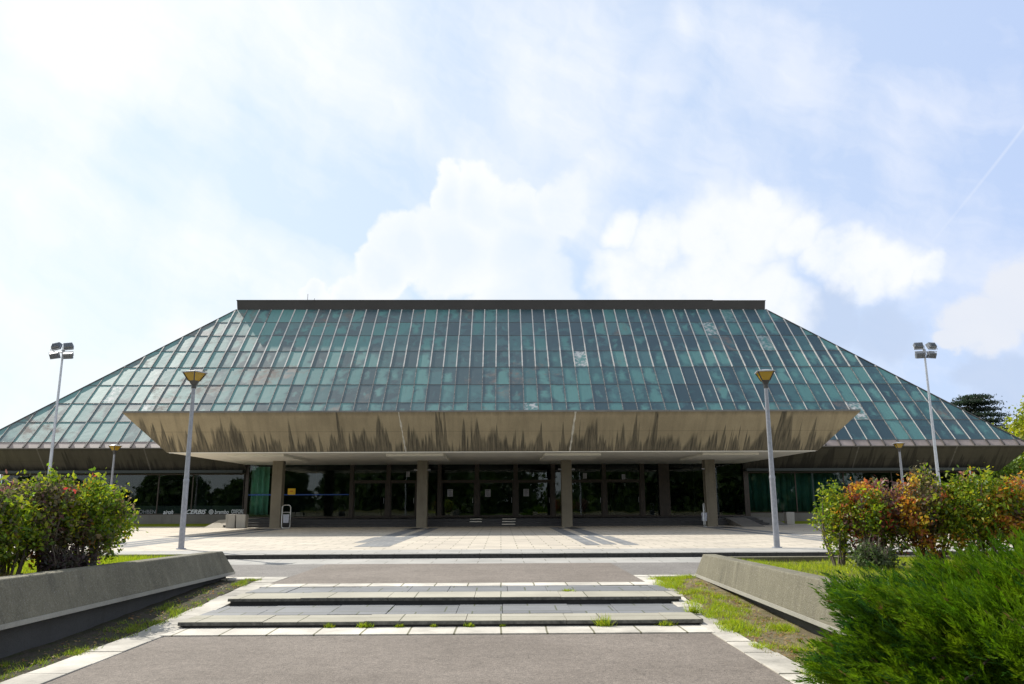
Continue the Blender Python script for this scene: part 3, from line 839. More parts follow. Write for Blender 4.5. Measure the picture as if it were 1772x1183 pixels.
# windows of the two wings
def window(x0, x1, z0, z1, y=WY + .1, film=True):
    w = MB(); w.box(x0, x1, y, y + .07, z0, z0 + .07); w.box(x0, x1, y, y + .07, z1 - .07, z1)
    w.box(x0, x0 + .035, y, y + .07, z0 + .072, z1 - .072); w.box(x1 - .035, x1, y, y + .07, z0 + .072, z1 - .072)
    wo = w.build('window', M['bronze'], hall)
    g = MB(); g.face([(x0 + .03, y + .03, z0 + .07), (x1 - .03, y + .03, z0 + .07), (x1 - .03, y + .03, z1 - .07), (x0 + .03, y + .03, z1 - .07)])
    g.build('pane', M['glass'], wo, fixn=False)
    if film:
        f = MB(); f.box(x0 + .04, x1 - .04, y + .034, y + .04, z0 + .07, z0 + .60); f.build('window_film', M['film'], wo)
    return wo
xs = [X0 - 34.2, -30.6, -27.0, -23.65, -21.3, X0 - 17.42]
for a, b_ in zip(xs[:-1], xs[1:]): window(a, b_ - .004, 1.042, Z_B - .02)
xs = [X0 + 17.42, 20.6, 24.0, 27.4, 30.8, X0 + 34.2]
for a, b_ in zip(xs[:-1], xs[1:]): window(a, b_ - .004, 0.982, Z_B - .02, film=False)
# entrance front
U = lambda u: (u - 866) * 0.0403
mull = [(431, .22), (610, .28), (673, .30), (722, .14), (760.5, .28), (825, .30), (891.5, .30), (956, .30), (985, .14), (1044, .28), (1110, .32), (1148, .75), (1290, .34)]
TZ = 3.20
for u, w in mull:
    box_obj('mullion', M['bronze'], hall, U(u) - w / 2, U(u) + w / 2, WY - .08, WY + .14, FZ + .002, CZB - .004)
def pane(x0, x1, z0, z1, par=hall, y=WY + .03):
    g = MB(); g.face([(x0, y, z0), (x1, y, z0), (x1, y, z1), (x0, y, z1)]); return g.build('glass_pane', M['glass'], par, fixn=False)
for (ua, wa), (ub, wb) in zip(mull[:-1], mull[1:]):
    x0, x1 = U(ua) + wa / 2 + .002, U(ub) - wb / 2 - .002
    isdoor = ua in (610, 673, 760.5, 825, 891.5, 985, 1044)
    if isdoor:
        box_obj('transom', M['bronze'], hall, x0, x1, WY - .05, WY + .11, TZ, TZ + .12)
        pane(x0, x1, TZ + .12, CZB - .01)
        n = 1
        for q in range(n):
            a = x0 + (x1 - x0) * q / n + .006; b_ = x0 + (x1 - x0) * (q + 1) / n - .006
            d = MB()
            d.box(a, a + .07, WY - .02, WY + .06, FZ + .006, TZ - .006); d.box(b_ - .07, b_, WY - .02, WY + .06, FZ + .006, TZ - .006)
            d.box(a + .072, b_ - .072, WY - .02, WY + .06, FZ + .006, FZ + .14); d.box(a + .072, b_ - .072, WY - .02, WY + .06, TZ - .09, TZ - .006)
            do = d.build('door', M['bronze'], hall)
            pane(a + .07, b_ - .07, FZ + .14, TZ - .09, do)
            hx = b_ - .13 if q == 0 else a + .13
            hm = MB(); hm.tube([(hx, WY - .03, 1.75), (hx, WY - .08, 1.75), (hx, WY - .08, 2.1), (hx, WY - .03, 2.1)], .014, 6); hm.build('handle', M['steel'], do)
    else:
        box_obj('sill', M['bronze'], hall, x0, x1, WY - .05, WY + .10, FZ + .002, FZ + .10)
        pane(x0, x1, FZ + .10, CZB - .01)
        if x1 - x0 > 4:
            mid = (x0 + x1) / 2
            for t in (0.33, 0.66):
                xx = x0 + (x1 - x0) * t; box_obj('glazing_bar', M['bronze'], hall, xx - .02, xx + .02, WY + .034, WY + .07, FZ + .1, CZB - .01)

# curtains hung behind the glass
def curtain(name, label, x0, x1, y, z0, z1, m, amp=.12, wl=.55):
    mb = MB(); n = max(12, int((x1 - x0) / .06)); pts = []
    for i in range(n + 1):
        x_ = x0 + (x1 - x0) * i / n
        pts.append((x_, y + amp * math.sin(x_ / wl * 6.283) + .03 * math.sin(x_ * 31)))
    for i in range(n):
        (xa, ya), (xb, yb) = pts[i], pts[i + 1]
        sway = .10
        mb.face([(xa + sway * (1 if i % 9 < 4 else -1) * 0, ya, z0), (xb, yb, z0), (xb, yb * 1.0, z1), (xa, ya, z1)])
    o = mb.build(name, m, smooth=True); tag(o, label, 'curtain'); 
    s_ = o.modifiers.new('thick', 'SOLIDIFY'); s_.thickness = .006
    return o
curtain('curtain', 'pale green curtain in folds behind the glass at the far left of the entrance', U(434), U(466), WY + .5, 1.0, 4.3, M['curtain'], .14, .42)
curtain('curtain', 'dark green curtain filling the windows of the right wing', X0 + 17.6, X0 + 25.5, WY + .6, 1.1, 3.7, M['curtain_dark'], .1, .5)

# tape, notices, lettering on the glass
def decal(name, label, cat, m, x0, x1, z0, z1, y=WY + .022, group=None):
    o = box_obj(name, m, None, x0, x1, y - .004, y, z0, z1); tag(o, label, cat, group); return o
decal('tape_line', 'blue tape line across the entrance glass between first column and doors', 'tape', M['blue_tape'], U(434), U(607), 2.32, 2.39)
def notice(name, label, m, x0, x1, z0, z1, y, lines, ink, group=None):
    e = empty(name, ((x0 + x1) / 2, y, z0)); tag(e, label, 'notice', group)
    box_obj('sheet', m, e, x0, x1, y - .006, y, z0, z1)
    mb = MB()
    for a, b_, c_, d in lines: mb.box(x0 + (x1 - x0) * a, x0 + (x1 - x0) * b_, y - .009, y - .0065, z0 + (z1 - z0) * c_, z0 + (z1 - z0) * d)
    mb.build('print', ink, e)
notice('notice', 'yellow notice on the glass right of the first column', M['yellow_notice'], U(501), U(514), 2.36, 2.78, WY + .02, [(.3, .7, .5, .64)], M['red_ink'])
lines_s = [(.2, .8, .8, .88), (.2, .7, .62, .68), (.2, .8, .46, .52), (.2, .75, .3, .36), (.3, .6, .12, .2)]
papers = [(706, 820, 6, 9, 'small paper notice high on the glass left of the second column'),
          (779, 852, 9.5, 12.5, 'paper notice on the left door between the middle columns'),
          (843.5, 852.5, 9.5, 12.5, 'paper notice on the middle door between the middle columns'),
          (909.5, 852, 9.5, 12.5, 'paper notice on the right door between the middle columns'),
          (1011, 823.5, 6.5, 9.5, 'small paper notice high on the glass just right of the third column'),
          (1078, 825.5, 6, 8.5, 'small paper notice high on the glass midway between third and fourth column')]
for u, v, w, h, lab in papers:
    zc = 1.7 + (870.5 - v) / 1389 * WY; s_ = .0403 / 2
    notice('paper_notice', lab, M['paper'], U(u) - w * s_, U(u) + w * s_, zc - h * s_, zc + h * s_, WY - .035, lines_s, M['ink'], 'paper notices on the entrance doors')
def lettering(txt, label, u0, u1, zc, h, m, shear=0.0, bold=0.0, ring=False):
    cu = bpy.data.curves.new('lettering', 'FONT'); cu.body = txt; cu.size = 1.0; cu.shear = shear; cu.offset = bold
    cu.extrude = 0.004
    t = bpy.data.objects.new('lettering_src', cu); col.objects.link(t)
    dg = bpy.context.evaluated_depsgraph_get()
    me = bpy.data.meshes.new_from_object(t.evaluated_get(dg))
    bpy.data.objects.remove(t)
    co = np.array([v.co[:] for v in me.vertices])
    lo, hi = co.min(0), co.max(0)
    x0, x1 = U(u0), U(u1)
    xl = x0
    if ring: x0 = x0 + .42
    for v in me.vertices:
        a = (v.co.x - lo[0]) / (hi[0] - lo[0]); b_ = (v.co.y - lo[1]) / (hi[1] - lo[1])
        v.co = (x0 + a * (x1 - x0), WY + .085 - v.co.z, zc - h / 2 + b_ * h)
    if ring:
        import bmesh
        bm = bmesh.new(); bm.from_mesh(me)
        cx_, r_o = xl + .17, .16
        for r0, r1 in ((.12, .16), (.045, .085)):
            vs0 = [bm.verts.new((cx_ + r0 * math.cos(a * .3142), WY + .08, zc + r0 * math.sin(a * .3142))) for a in range(20)]
            vs1 = [bm.verts.new((cx_ + r1 * math.cos(a * .3142), WY + .08, zc + r1 * math.sin(a * .3142))) for a in range(20)]
            for a in range(20): bm.faces.new((vs0[a], vs0[(a + 1) % 20], vs1[(a + 1) % 20], vs1[a]))
        bm.to_mesh(me); bm.free()
    me.materials.clear(); me.materials.append(m)
    for p in me.polygons: p.material_index = 0
    o = bpy.data.objects.new('window_lettering', me); col.objects.link(o)
    tag(o, label, 'lettering', 'white lettering along the left wing windows')
lettering('OHBEN', 'faded grey word nearest the left shrubs on the window strip', 250, 278, 1.25, .26, M['letter_dim'])
lettering('airoh', 'small slanted white word left of the near lamp post', 291, 308, 1.22, .28, M['letter'], .3, .01)
lettering('ACERBIS', 'wide bold slanted white word beside the near lamp post', 321, 364, 1.23, .30, M['letter'], .35, .02)
lettering('brembo', 'white word with a ring mark before it', 368, 402, 1.22, .28, M['letter'], .15, .01, ring=True)
lettering('OXFORD', 'plain white capital word nearest the entrance corner', 406.5, 429, 1.24, .27, M['letter'], 0, .012)

# ------------------------------------------------------------------ street furniture
def lamp(name, label, x, y, h=5.0, rz=0.35, s=1.0):
    e = empty(name, (x, y, PZ)); tag(e, label, 'street lamp', 'amber street lamps on the plaza')
    mb = MB()
    z = PZ
    mb.tube([(x, y, z), (x, y, z + 2.1)], [.092, .086], 14); mb.tube([(x, y, z + 2.1), (x, y, z + 2.16), (x, y, z + 2.2)], [.093, .093, .08], 14)
    mb.tube([(x, y, z + 2.2), (x, y, z + h - .5)], [.078, .058], 14)
    mb.tube([(x, y, z - .01), (x, y, z + .03)], [.16, .15], 14)
    p = mb.build('pole', M['pole'], e, smooth=True)
    zb = z + h - .50
    def ring(r, zz): return [(x + r * math.cos(rz + a * math.pi / 2), y + r * math.sin(rz + a * math.pi / 2), zz) for a in range(4)]
    mb = MB(); mb.tube([(x, y, zb - .08), (x, y, zb + .03)], .075, 10); mb.hexa(ring(.07, zb + .02), ring(.17, zb + .17))
    mb.build('lantern_base', M['lantern_metal'], e)
    mb = MB(); mb.hexa(ring(.165, zb + .172), ring(.345, zb + .43)); mb.build('lantern_glass', M['amber'], e)
    for a in range(4):
        A = Vector(ring(.172, zb + .16)[a]); Bv = Vector(ring(.36, zb + .44)[a])
        mb = MB(); mb.tube([A, Bv], .02, 6); mb.build('lantern_rib', M['lantern_metal'], e)
    mb = MB(); mb.hexa(ring(.405, zb + .432), ring(.405, zb + .46)); mb.hexa(ring(.37, zb + .462), ring(.1, zb + .52))
    mb.build('lantern_cap', M['steel'], e)
    return e
lamp('street_lamp', 'tall grey lamp post with amber lantern behind the end of the shaded left wall', -10.1, 25.8, 5.70, 0.35)
lamp('street_lamp', 'tall grey lamp post with amber lantern behind the end of the sunlit right wall', 8.52, 24.95, 5.55, 0.6)
lamp('street_lamp', 'small distant lamp post behind the left shrubs, amber lantern in front of the eave', -23.6, 48.8, 4.98, 0.35)
lamp('street_lamp', 'small distant lamp post behind the right shrubs, amber lantern in front of the eave', 24.6, 48.6, 4.98, 0.6)

def flood(name, label, x, y, h, flip):
    e = empty(name, (x, y, PZ)); tag(e, label, 'floodlight mast', 'floodlight masts beside the hall')
    mb = MB(); z = PZ
    mb.tube([(x, y, z), (x, y, z + h)], [.09, .042], 12); mb.tube([(x, y, z - .01), (x, y, z + .04)], [.2, .18], 12)
    mb.build('pole', M['mast'], e, smooth=True)
    mb = MB(); mb.tube([(x - .45, y, z + h - .06), (x + .45, y, z + h - .06)], .03, 8); mb.tube([(x, y, z + h - .1), (x, y, z + h + .06)], .07, 8)
    mb.build('crossbar', M['mast'], e)
    for sx in (-1, 1):
        for up in (0, 1):
            cx_, cz_ = x + sx * (.27 + (.04 if (up + flip) % 2 else 0)), z + h - .06 + (.27 if up else -.19)
            tilt = R(-32 if up else 24) ; yaw = R((14 if sx > 0 else -16) + flip * 8); rollv = R(flip * -10 if up else flip * -6)
            Mx = Matrix.Translation((cx_, y - .12, cz_)) @ Matrix.Rotation(yaw, 4, 'Z') @ Matrix.Rotation(rollv, 4, 'Y') @ Matrix.Rotation(tilt, 4, 'X')
            w, hh, d = .21, .155, .10
            mb = MB()
            b0 = [Mx @ Vector(p) for p in ((-w, d, -hh), (w, d, -hh), (w, d, hh), (-w, d, hh))]
            b1 = [Mx @ Vector(p) for p in ((-w * .86, -d, -hh * .8), (w * .86, -d, -hh * .8), (w * .86, -d, hh * .8), (-w * .86, -d, hh * .8))]
            mb.hexa(b0, b1)
            for q in range(5):
                xx = -w * .7 + w * 1.4 * q / 4
                mb.hexa([Mx @ Vector((xx - .008, -d - .03, -hh * .7)), Mx @ Vector((xx + .008, -d - .03, -hh * .7)), Mx @ Vector((xx + .008, -d + .001, -hh * .7)), Mx @ Vector((xx - .008, -d + .001, -hh * .7))],
                        [Mx @ Vector((xx - .008, -d - .03, hh * .7)), Mx @ Vector((xx + .008, -d - .03, hh * .7)), Mx @ Vector((xx + .008, -d + .001, hh * .7)), Mx @ Vector((xx - .008, -d + .001, hh * .7))])
            fo = mb.build('floodlight', M['flood_metal'], e)
            yk = MB(); s_ = -1 if up else 1
            yk.tube([Mx @ Vector((-w - .02, 0, 0)), Mx @ Vector((-w - .02, 0, s_ * .2)), Mx @ Vector((w + .02, 0, s_ * .2)), Mx @ Vector((w + .02, 0, 0))], .016, 6)
            yk.build('yoke', M['mast'], fo)
flood('floodlight_mast', 'tall thin mast with four floodlights standing left of the hall', -20.5, 36.5, 8.45, 1)
flood('floodlight_mast', 'tall thin mast with four floodlights standing right of the hall', 20.15, 36.5, 8.42, 0)
# slim pole under the right end of the eave
e = empty('marker_post', (31.2, 57, .3)); tag(e, 'slim pale post under the right end of the eave', 'post')
mb = MB(); mb.tube([(31.2, 52.6, .3), (31.2, 52.6, 3.75)], .055, 8); mb.tube([(31.2, 52.6, .3), (31.2, 52.6, .36)], .12, 8); mb.build('shaft', M['mast'], e, smooth=True)

def bin_(label, x, y, rz):
    e = empty('litter_bin', (x, y, PZ), 0); tag(e, label, 'litter bin', 'tubular litter bins beside the columns')
    T = Matrix.Translation((x, y, PZ)) @ Matrix.Rotation(rz, 4, 'Z')
    q = lambda a, b_, c_: T @ Vector((a, b_, c_))
    mb = MB(); w = .235
    loop = [(-w, 0, .10), (-w, 0, 1.22), (-w + .05, 0, 1.30), (-w + .12, 0, 1.33), (w - .12, 0, 1.33), (w - .05, 0, 1.30), (w, 0, 1.22), (w, 0, .10), (w - .05, 0, .05), (w - .14, 0, .02), (-w + .14, 0, .02), (-w + .05, 0, .05), (-w, 0, .10)]
    mb.tube([q(*p) for p in loop], .026, 8, cap=False)
    mb.tube([q(-w, 0, .92), q(w, 0, .92)], .02, 8)
    mb.build('frame', M['chrome'], e, smooth=True)
    mb = MB(); mb.hexa([q(-.15, -.12, .32), q(.15, -.12, .32), q(.15, .12, .32), q(-.15, .12, .32)], [q(-.17, -.14, .80), q(.17, -.14, .80), q(.17, .14, .80), q(-.17, .14, .80)])
    mb.build('basket', M['bin_panel'], e, bevel=.015)
    mb = MB(); mb.hexa([q(-.22, -.10, -.0), q(.22, -.10, 0), q(.22, .10, 0), q(-.22, .10, 0)], [q(-.18, -.08, .035), q(.18, -.08, .035), q(.18, .08, .035), q(-.18, .08, .035)])
    mb.build('foot', M['chrome'], e)
bin_('tubular litter bin right of the first column, seen face on', -12.55, 47.3, 0.25)
bin_('tubular litter bin left of the fourth column, seen edge on', 11.98, 47.3, 1.15)

def block(label, x, y, w, h):
    mb = MB()
    mb.hexa([(x - w * .46, y, PZ), (x + w * .46, y, PZ), (x + w * .46, y + w * .9, PZ), (x - w * .46, y + w * .9, PZ)],
            [(x - w * .5, y - .03, PZ + h), (x + w * .5, y - .03, PZ + h), (x + w * .5, y + w * .93, PZ + h), (x - w * .5, y + w * .93, PZ + h)])
    o = mb.build('concrete_block', M['block'], None, bevel=.025); tag(o, label, 'concrete block', 'concrete blocks at the ends of the entrance steps')
block('left one of a pair of grey concrete blocks before the left entrance steps', -16.12, 48.3, .58, .80)
block('right one of a pair of grey concrete blocks before the left entrance steps', -15.50, 48.3, .58, .78)
block('lone grey concrete block in the shade right of the ramp', 18.05, 50.0, .52, .78)

# ------------------------------------------------------------------ plants
GREEN = [(0.14, 0.23, 0.010), (0.20, 0.27, 0.010), (0.09, 0.165, 0.012), (0.28, 0.31, 0.012)]
LIME = [(0.28, 0.32, 0.012), (0.20, 0.28, 0.012), (0.36, 0.35, 0.015), (0.13, 0.21, 0.012)]
BURG = [(0.19, 0.085, 0.085), (0.15, 0.085, 0.08), (0.24, 0.11, 0.09), (0.21, 0.16, 0.10)]
DULL = [(0.16, 0.135, 0.06), (0.11, 0.105, 0.05), (0.20, 0.15, 0.08), (0.09, 0.10, 0.04)]
ORANGE = [(0.42, 0.17, 0.02), (0.50, 0.26, 0.02), (0.36, 0.10, 0.035), (0.48, 0.34, 0.025)]
RED = [(0.45, 0.05, 0.04), (0.5, 0.12, 0.05)]

def shrub(name, label, x, y, z0, h, rx, ry, mixes, n=7500, seed=1, lean=(0, 0), bare=0.16, leaf=0.038, dark=1.0):
    g = np.random.default_rng(seed)
    e = empty(name, (x, y, z0)); tag(e, label, 'shrub', 'autumn shrubs in the planters')
    # stems
    mb = MB(); tips = []
    r2 = random.Random(seed)
    for i in range(11):
        a = r2.uniform(0, 6.283); rr = r2.uniform(.25, .95)
        tip = Vector((x + lean[0] * h + math.cos(a) * rx * rr, y + lean[1] * h + math.sin(a) * ry * rr, z0 + h * r2.uniform(.6, .93)))
        b0 = Vector((x + math.cos(a) * rx * .22, y + math.sin(a) * ry * .22, z0 - .05))
        midp = b0.lerp(tip, .5) + Vector((r2.uniform(-.1, .1), r2.uniform(-.1, .1), r2.uniform(-.05, .12)))
        mb.tube([b0, midp, tip], [.022, .015, .006], 6)
        tips.append((b0, midp, tip))
        for q in range(4):
            t = r2.uniform(.35, .9); p = b0.lerp(midp, t * 2) if t < .5 else midp.lerp(tip, t * 2 - 1)
            p2 = p + Vector((r2.uniform(-.4, .4) * rx, r2.uniform(-.4, .4) * ry, r2.uniform(.05, .35)))
            mb.tube([p, p2], [.009, .004], 5)
    mb.build('stems', M['twig'], e, smooth=True)
    # leaf clumps fill the volume, loosely near the ground
    nc = max(60, n // 34)
    cl = []
    while len(cl) < nc:
        p = g.uniform(-1, 1, 3)
        r = np.linalg.norm(p)
        if r > 1 or r < .30: continue
        p[2] = p[2]
        if p[2] < -0.45 and g.random() < .55: continue
        cl.append(p * (1 + .16 * math.sin(p[0] * 5 + seed) * math.cos(p[1] * 4 + p[2] * 6 + seed)))
    cl = np.array(cl)
    names = [m_[0] for m_ in mixes]; ws = np.array([m_[1] for m_ in mixes]); ws = ws / ws.sum()
    # colour patches: nearby clumps share a palette
    cent = g.uniform(-1, 1, (9, 3)); cp = g.choice(len(names), 9, p=ws)
    near = np.argmin(((cl[:, None] - cent[None]) ** 2).sum(-1), 1)
    pal = np.where(g.random(nc) < .62, cp[near], g.choice(len(names), nc, p=ws))
    hz = h * (1 - bare)
    C0 = np.stack([x + lean[0] * h * (cl[:, 2] * .5 + .5) + cl[:, 0] * rx, y + lean[1] * h * (cl[:, 2] * .5 + .5) + cl[:, 1] * ry, z0 + h * bare + (cl[:, 2] * .5 + .5) * hz], 1)
    per = n // nc
    idx = np.repeat(np.arange(nc), per)
    N = len(idx)
    # sprigs: leaves strung along short drooping sprays
    sd = unit(np.concatenate([cl[:, :2] * .8, np.full((nc, 1), .15)], 1) + g.normal(0, .6, (nc, 3)))
    t = g.uniform(-1, 1, N)[:, None]
    P = C0[idx] + sd[idx] * t * .15 + g.normal(0, .062, (N, 3))
    A = unit(g.normal(0, 1, (N, 3)) + np.array([0, 0, -.4]) + sd[idx] * .7)
    Bv = unit(np.cross(A, g.normal(0, 1, (N, 3))))
    s = (g.uniform(.45, 1.15, N) + (g.random(N) < .12) * .5)[:, None] * leaf
    Cc = np.zeros((N, 3))
    for k_ in range(len(names)):
        pl = np.array(names[k_]); mk = pal[idx] == k_
        Cc[mk] = pl[g.integers(0, len(pl), mk.sum())]
    Cc *= (1 + g.normal(0, .2, (N, 1))).clip(.5, 1.6) * dark
    leaf_mesh('leaves', P, A * s, Bv * s * .52, Cc, M['leaf'], e)
    return e
LS = [  # left planter
 ('round green and yellow autumn shrub nearest the end of the left wall', -6.42, 12.75, 1.38, .48, .60, [(GREEN, 6), (LIME, 4), (ORANGE, .7), (BURG, 1.6), (DULL, 3.5)], 9500),
 ('dark burgundy topped shrub between green shrubs in the left planter', -6.72, 12.2, 1.44, .42, .5, [(BURG, 3), (GREEN, 4), (LIME, 1), (ORANGE, .35), (RED, .15), (DULL, 5.0)], 8500),
 ('bright lime green shrub in the middle of the left planter', -6.98, 11.7, 1.30, .50, .50, [(LIME, 5), (GREEN, 5), (ORANGE, .9), (BURG, 1.2), (DULL, 3.5)], 9000),
 ('green shrub with an orange patch at the left edge of the photo', -7.0, 10.95, 1.20, .48, .50, [(GREEN, 6), (LIME, 2.6), (ORANGE, .8), (BURG, .9), (DULL, 5.0)], 8500),
 ('tall mixed green and brown shrub cut by the left edge of the photo', -7.9, 11.3, 1.38, .62, .6, [(GREEN, 5), (LIME, 2.5), (ORANGE, .6), (BURG, 1.0), (DULL, 5.0)], 8000)]
for i, (lab, x, y, h, rx, ry, mx, n) in enumerate(LS):
    shrub('autumn_shrub', lab, x, y, bL(x, y) - .02, h, rx, ry, mx, n, seed=20 + i, bare=.14)
RS = [
 ('slender green shrub forming the left end of the right hand shrub row', 5.98, 14.3, 1.40, .27, .4, [(GREEN, 5), (LIME, 2.5), (BURG, 1)], 3000),
 ('burgundy shrub with red tips left of the orange shrubs, right planter', 6.50, 14.0, 1.50, .50, .55, [(BURG, 4.0), (GREEN, 1.4), (RED, .7), (ORANGE, 1.8), (DULL, 1.5)], 9500),
 ('orange and burgundy shrub in the middle of the right hand row', 7.25, 13.7, 1.62, .55, .55, [(ORANGE, 2.4), (BURG, 2.4), (LIME, 1.8), (GREEN, 1.4), (DULL, 1.0)], 9500),
 ('green and yellow shrub with bright orange hanging leaves, right planter', 7.95, 13.3, 1.66, .58, .55, [(LIME, 3.2), (GREEN, 2.8), (ORANGE, 2.8), (BURG, .6), (DULL, .8)], 9500),
 ('yellow orange shrub behind the top of the juniper', 8.65, 13.2, 1.5, .5, .5, [(LIME, 2.4), (ORANGE, 2.6), (GREEN, 2), (BURG, 1)], 6200),
 ('dull burgundy shrub at the right edge of the photo', 9.75, 14.4, 1.55, .7, .55, [(BURG, 5), (GREEN, 1.4), (ORANGE, .3)], 8000)]
for i, (lab, x, y, h, rx, ry, mx, n) in enumerate(RS):
    shrub('autumn_shrub', lab, x, y, bR(x, y) - .02, h, rx, ry, mx, n, seed=40 + i, bare=.16)
shrub('low_shrub', 'low dark green shrub at the foot of the left end of the right shrub row', 6.15, 13.3, bR(6.1, 13.3) - .02, .34, .28, .28, [([(0.07, 0.11, 0.03), (0.09, 0.12, 0.05)], 1)], 1500, seed=77, bare=.02)
shrub('low_shrub', 'low dark purple shrub at the foot of the round shrub behind the left wall', -6.35, 12.0, bL(-6.3, 12.0) - .02, .34, .3, .3, [([(0.05, 0.05, 0.03), (0.06, 0.035, 0.04)], 1)], 1300, seed=78, bare=.02)

# juniper
def juniper():
    g = np.random.default_rng(5)
    bx, by, bz = 5.1, 7.5, 0.30
    e = empty('juniper', (bx, by, 0.6)); tag(e, 'large feathery green juniper spilling over the right wall in the foreground', 'juniper bush')
    C = np.array([4.88, 7.3, 0.22]); Rr_ = np.array([1.95, 1.8, 1.02])
    # branches
    mb = MB(); r2 = random.Random(3)
    for i in range(40):
        a = r2.uniform(0, 6.283); el = r2.uniform(.0, 1.3)
        d = Vector((math.cos(a) * math.cos(el) - .25, math.sin(a) * math.cos(el) - .1, math.sin(el)))
        p0 = Vector((bx, by, .55)); p2 = Vector(C) + Vector((d.x * Rr_[0], d.y * Rr_[1], max(.1, d.z * Rr_[2]))) * .66
        pm = p0.lerp(p2, .5) + Vector((0, 0, r2.uniform(.0, .2)))
        mb.tube([p0, pm, p2], [.04, .025, .01], 6)
    mb.build('branches', M['bark'], e, smooth=True)
    nb = 3000
    th = g.uniform(0, 2 * np.pi, nb); el = np.arcsin(g.uniform(-.22, 1, nb))
    d = np.stack([np.cos(th) * np.cos(el), np.sin(th) * np.cos(el), np.sin(el)], 1)
    lump = .95 + .13 * np.sin(d[:, 0] * 7 + 1) * np.cos(d[:, 1] * 6) + .08 * np.sin(d[:, 2] * 9 + d[:, 0] * 5)
    sweep = np.array([-.52, -.10, .46])
    bd = unit(d * np.array([.8, .8, .4]) + sweep + g.normal(0, .16, (nb, 3)))
    blen = g.uniform(.32, .66, nb)
    tip = C + d * Rr_ * (lump * (.50 + .56 * g.random(nb) ** .55))[:, None]
    tip[:, 2] = np.maximum(tip[:, 2], .10)
    npl = 15
    bi = np.repeat(np.arange(nb), npl); nP = len(bi)
    tb = g.random(nP) ** .8
    S = tip[bi] - bd[bi] * (tb * blen[bi])[:, None] + g.normal(0, .038, (nP, 3)) * (.5 + tb)[:, None]
    S[:, 2] = np.maximum(S[:, 2], .02)
    D = unit(bd[bi] + g.normal(0, .30, (nP, 3)) + np.array([-.06, 0, .14]))
    Ls = g.uniform(.10, .24, nP)
    c1 = np.array([(0.068, 0.155, 0.004), (0.096, 0.190, 0.004), (0.130, 0.225, 0.005), (0.036, 0.105, 0.014), (0.145, 0.225, 0.006)])
    cs = c1[g.choice(5, nb, p=[.28, .30, .2, .12, .10])][bi] * (1 + g.normal(0, .14, (nP, 1))).clip(.6, 1.5)
    per = 19
    idx = np.repeat(np.arange(nP), per); N = len(idx)
    t = g.random(N)[:, None]
    sidev = unit(np.cross(D, g.normal(0, 1, (nP, 3))))
    sv = unit(sidev[idx] * g.normal(0, 1, N)[:, None] + g.normal(0, .45, (N, 3)))
    P = S[idx] + D[idx] * (t * Ls[idx][:, None]) + sv * (.022 * (1 - t) + .003) * g.random(N)[:, None]
    A = unit(D[idx] + sv * .50 * (1 - .5 * t) + g.normal(0, .08, (N, 3)))
    ln = g.uniform(.030, .072, N)[:, None]
    Bv = unit(np.cross(A, g.normal(0, 1, (N, 3)))) * g.uniform(.0036, .0068, N)[:, None]
    Cc = cs[idx] * (1 + g.normal(0, .14, (N, 1))).clip(.5, 1.5)
    Cc[tb[idx] > .85] *= np.array([.85, .75, .9])
    brown = (g.random(nP) < .025)[idx] & (g.random(N) < .7)
    Cc[brown] = np.array([.17, .11, .04])
    leaf_mesh('foliage', P, A * ln, Bv, Cc, M['needle'], e, tri=True)
juniper()

# grass: blades that nobody could count
def grass(name, pts, hmin, hmax, cols, w=.0045, lean=.5, label=None, seed=0):
    g = np.random.default_rng(seed)
    P = np.asarray(pts, float); N = len(P)
    up = np.stack([g.normal(0, lean, N), g.normal(0, lean, N), np.ones(N)], 1); A = unit(up) * g.uniform(hmin, hmax, N)[:, None]
    a = g.uniform(0, np.pi, N); Bv = np.stack([np.cos(a), np.sin(a), np.zeros(N)], 1) * (w * g.uniform(.6, 1.3, N))[:, None]
    pl = np.array(cols); C = pl[g.integers(0, len(pl), N)] * (1 + g.normal(0, .2, (N, 1))).clip(.5, 1.6)
    o = leaf_mesh(name, P, A, Bv, C, M['grass'], tri=True); return o
GC = [(0.24, 0.34, 0.010), (0.31, 0.39, 0.010), (0.18, 0.27, 0.012), (0.40, 0.43, 0.02)]
DRY = [(0.30, 0.24, 0.09), (0.24, 0.17, 0.06), (0.22, 0.26, 0.03)]
def patchy(xa, xb, ya, yb, n, h, thr, sc_, seed, edge=None):
    g = np.random.default_rng(seed); out = []
    cs = [(g.uniform(xa, xb), g.uniform(ya, yb), g.choice([.07, .10, .14, .22], p=[.35, .3, .2, .15])) for _ in range(int(sc_))]
    per = n // len(cs)
    for cx_, cy_, r_ in cs:
        q = g.normal(0, 1, (max(20, int(per * (r_ / .2) ** 2)), 2)) * r_ * .55
        for dx, dy in q:
            x_, y_ = cx_ + dx, cy_ + dy
            if xa < x_ < xb and ya < y_ < yb: out.append((x_, y_, h(x_, y_) - .004))
    return out
p = patchy(-5.45, XL - .40, 6.5, 16.8, 6500, hL, .5, 40, 1) + patchy(XL - .70, XL - .34, 7, 16.8, 9000, lambda a, b: hL(a, b) + .012, .5, 44, 2)
grass_o = grass('verge_grass', p, .03, .085, [(0.19, 0.28, 0.012), (0.26, 0.34, 0.012), (0.12, 0.19, 0.012), (0.20, 0.20, 0.04)], .0045, .8, seed=3); tag(grass_o, kind='stuff')
p = patchy(XR + .20, 3.98, 5.5, 16.85, 30000, hR, .5, 85, 4) + patchy(XR + .08, XR + .6, 10.6, 16.8, 9000, lambda a, b: hR(a, b) + .012, .5, 30, 41)
grass_o = grass('verge_grass', p, .035, .11, GC, .0046, .7, seed=5); tag(grass_o, kind='stuff')
p = patchy(XR + .24, 4.05, 6, 16.6, 26000, hR, .5, 110, 14)
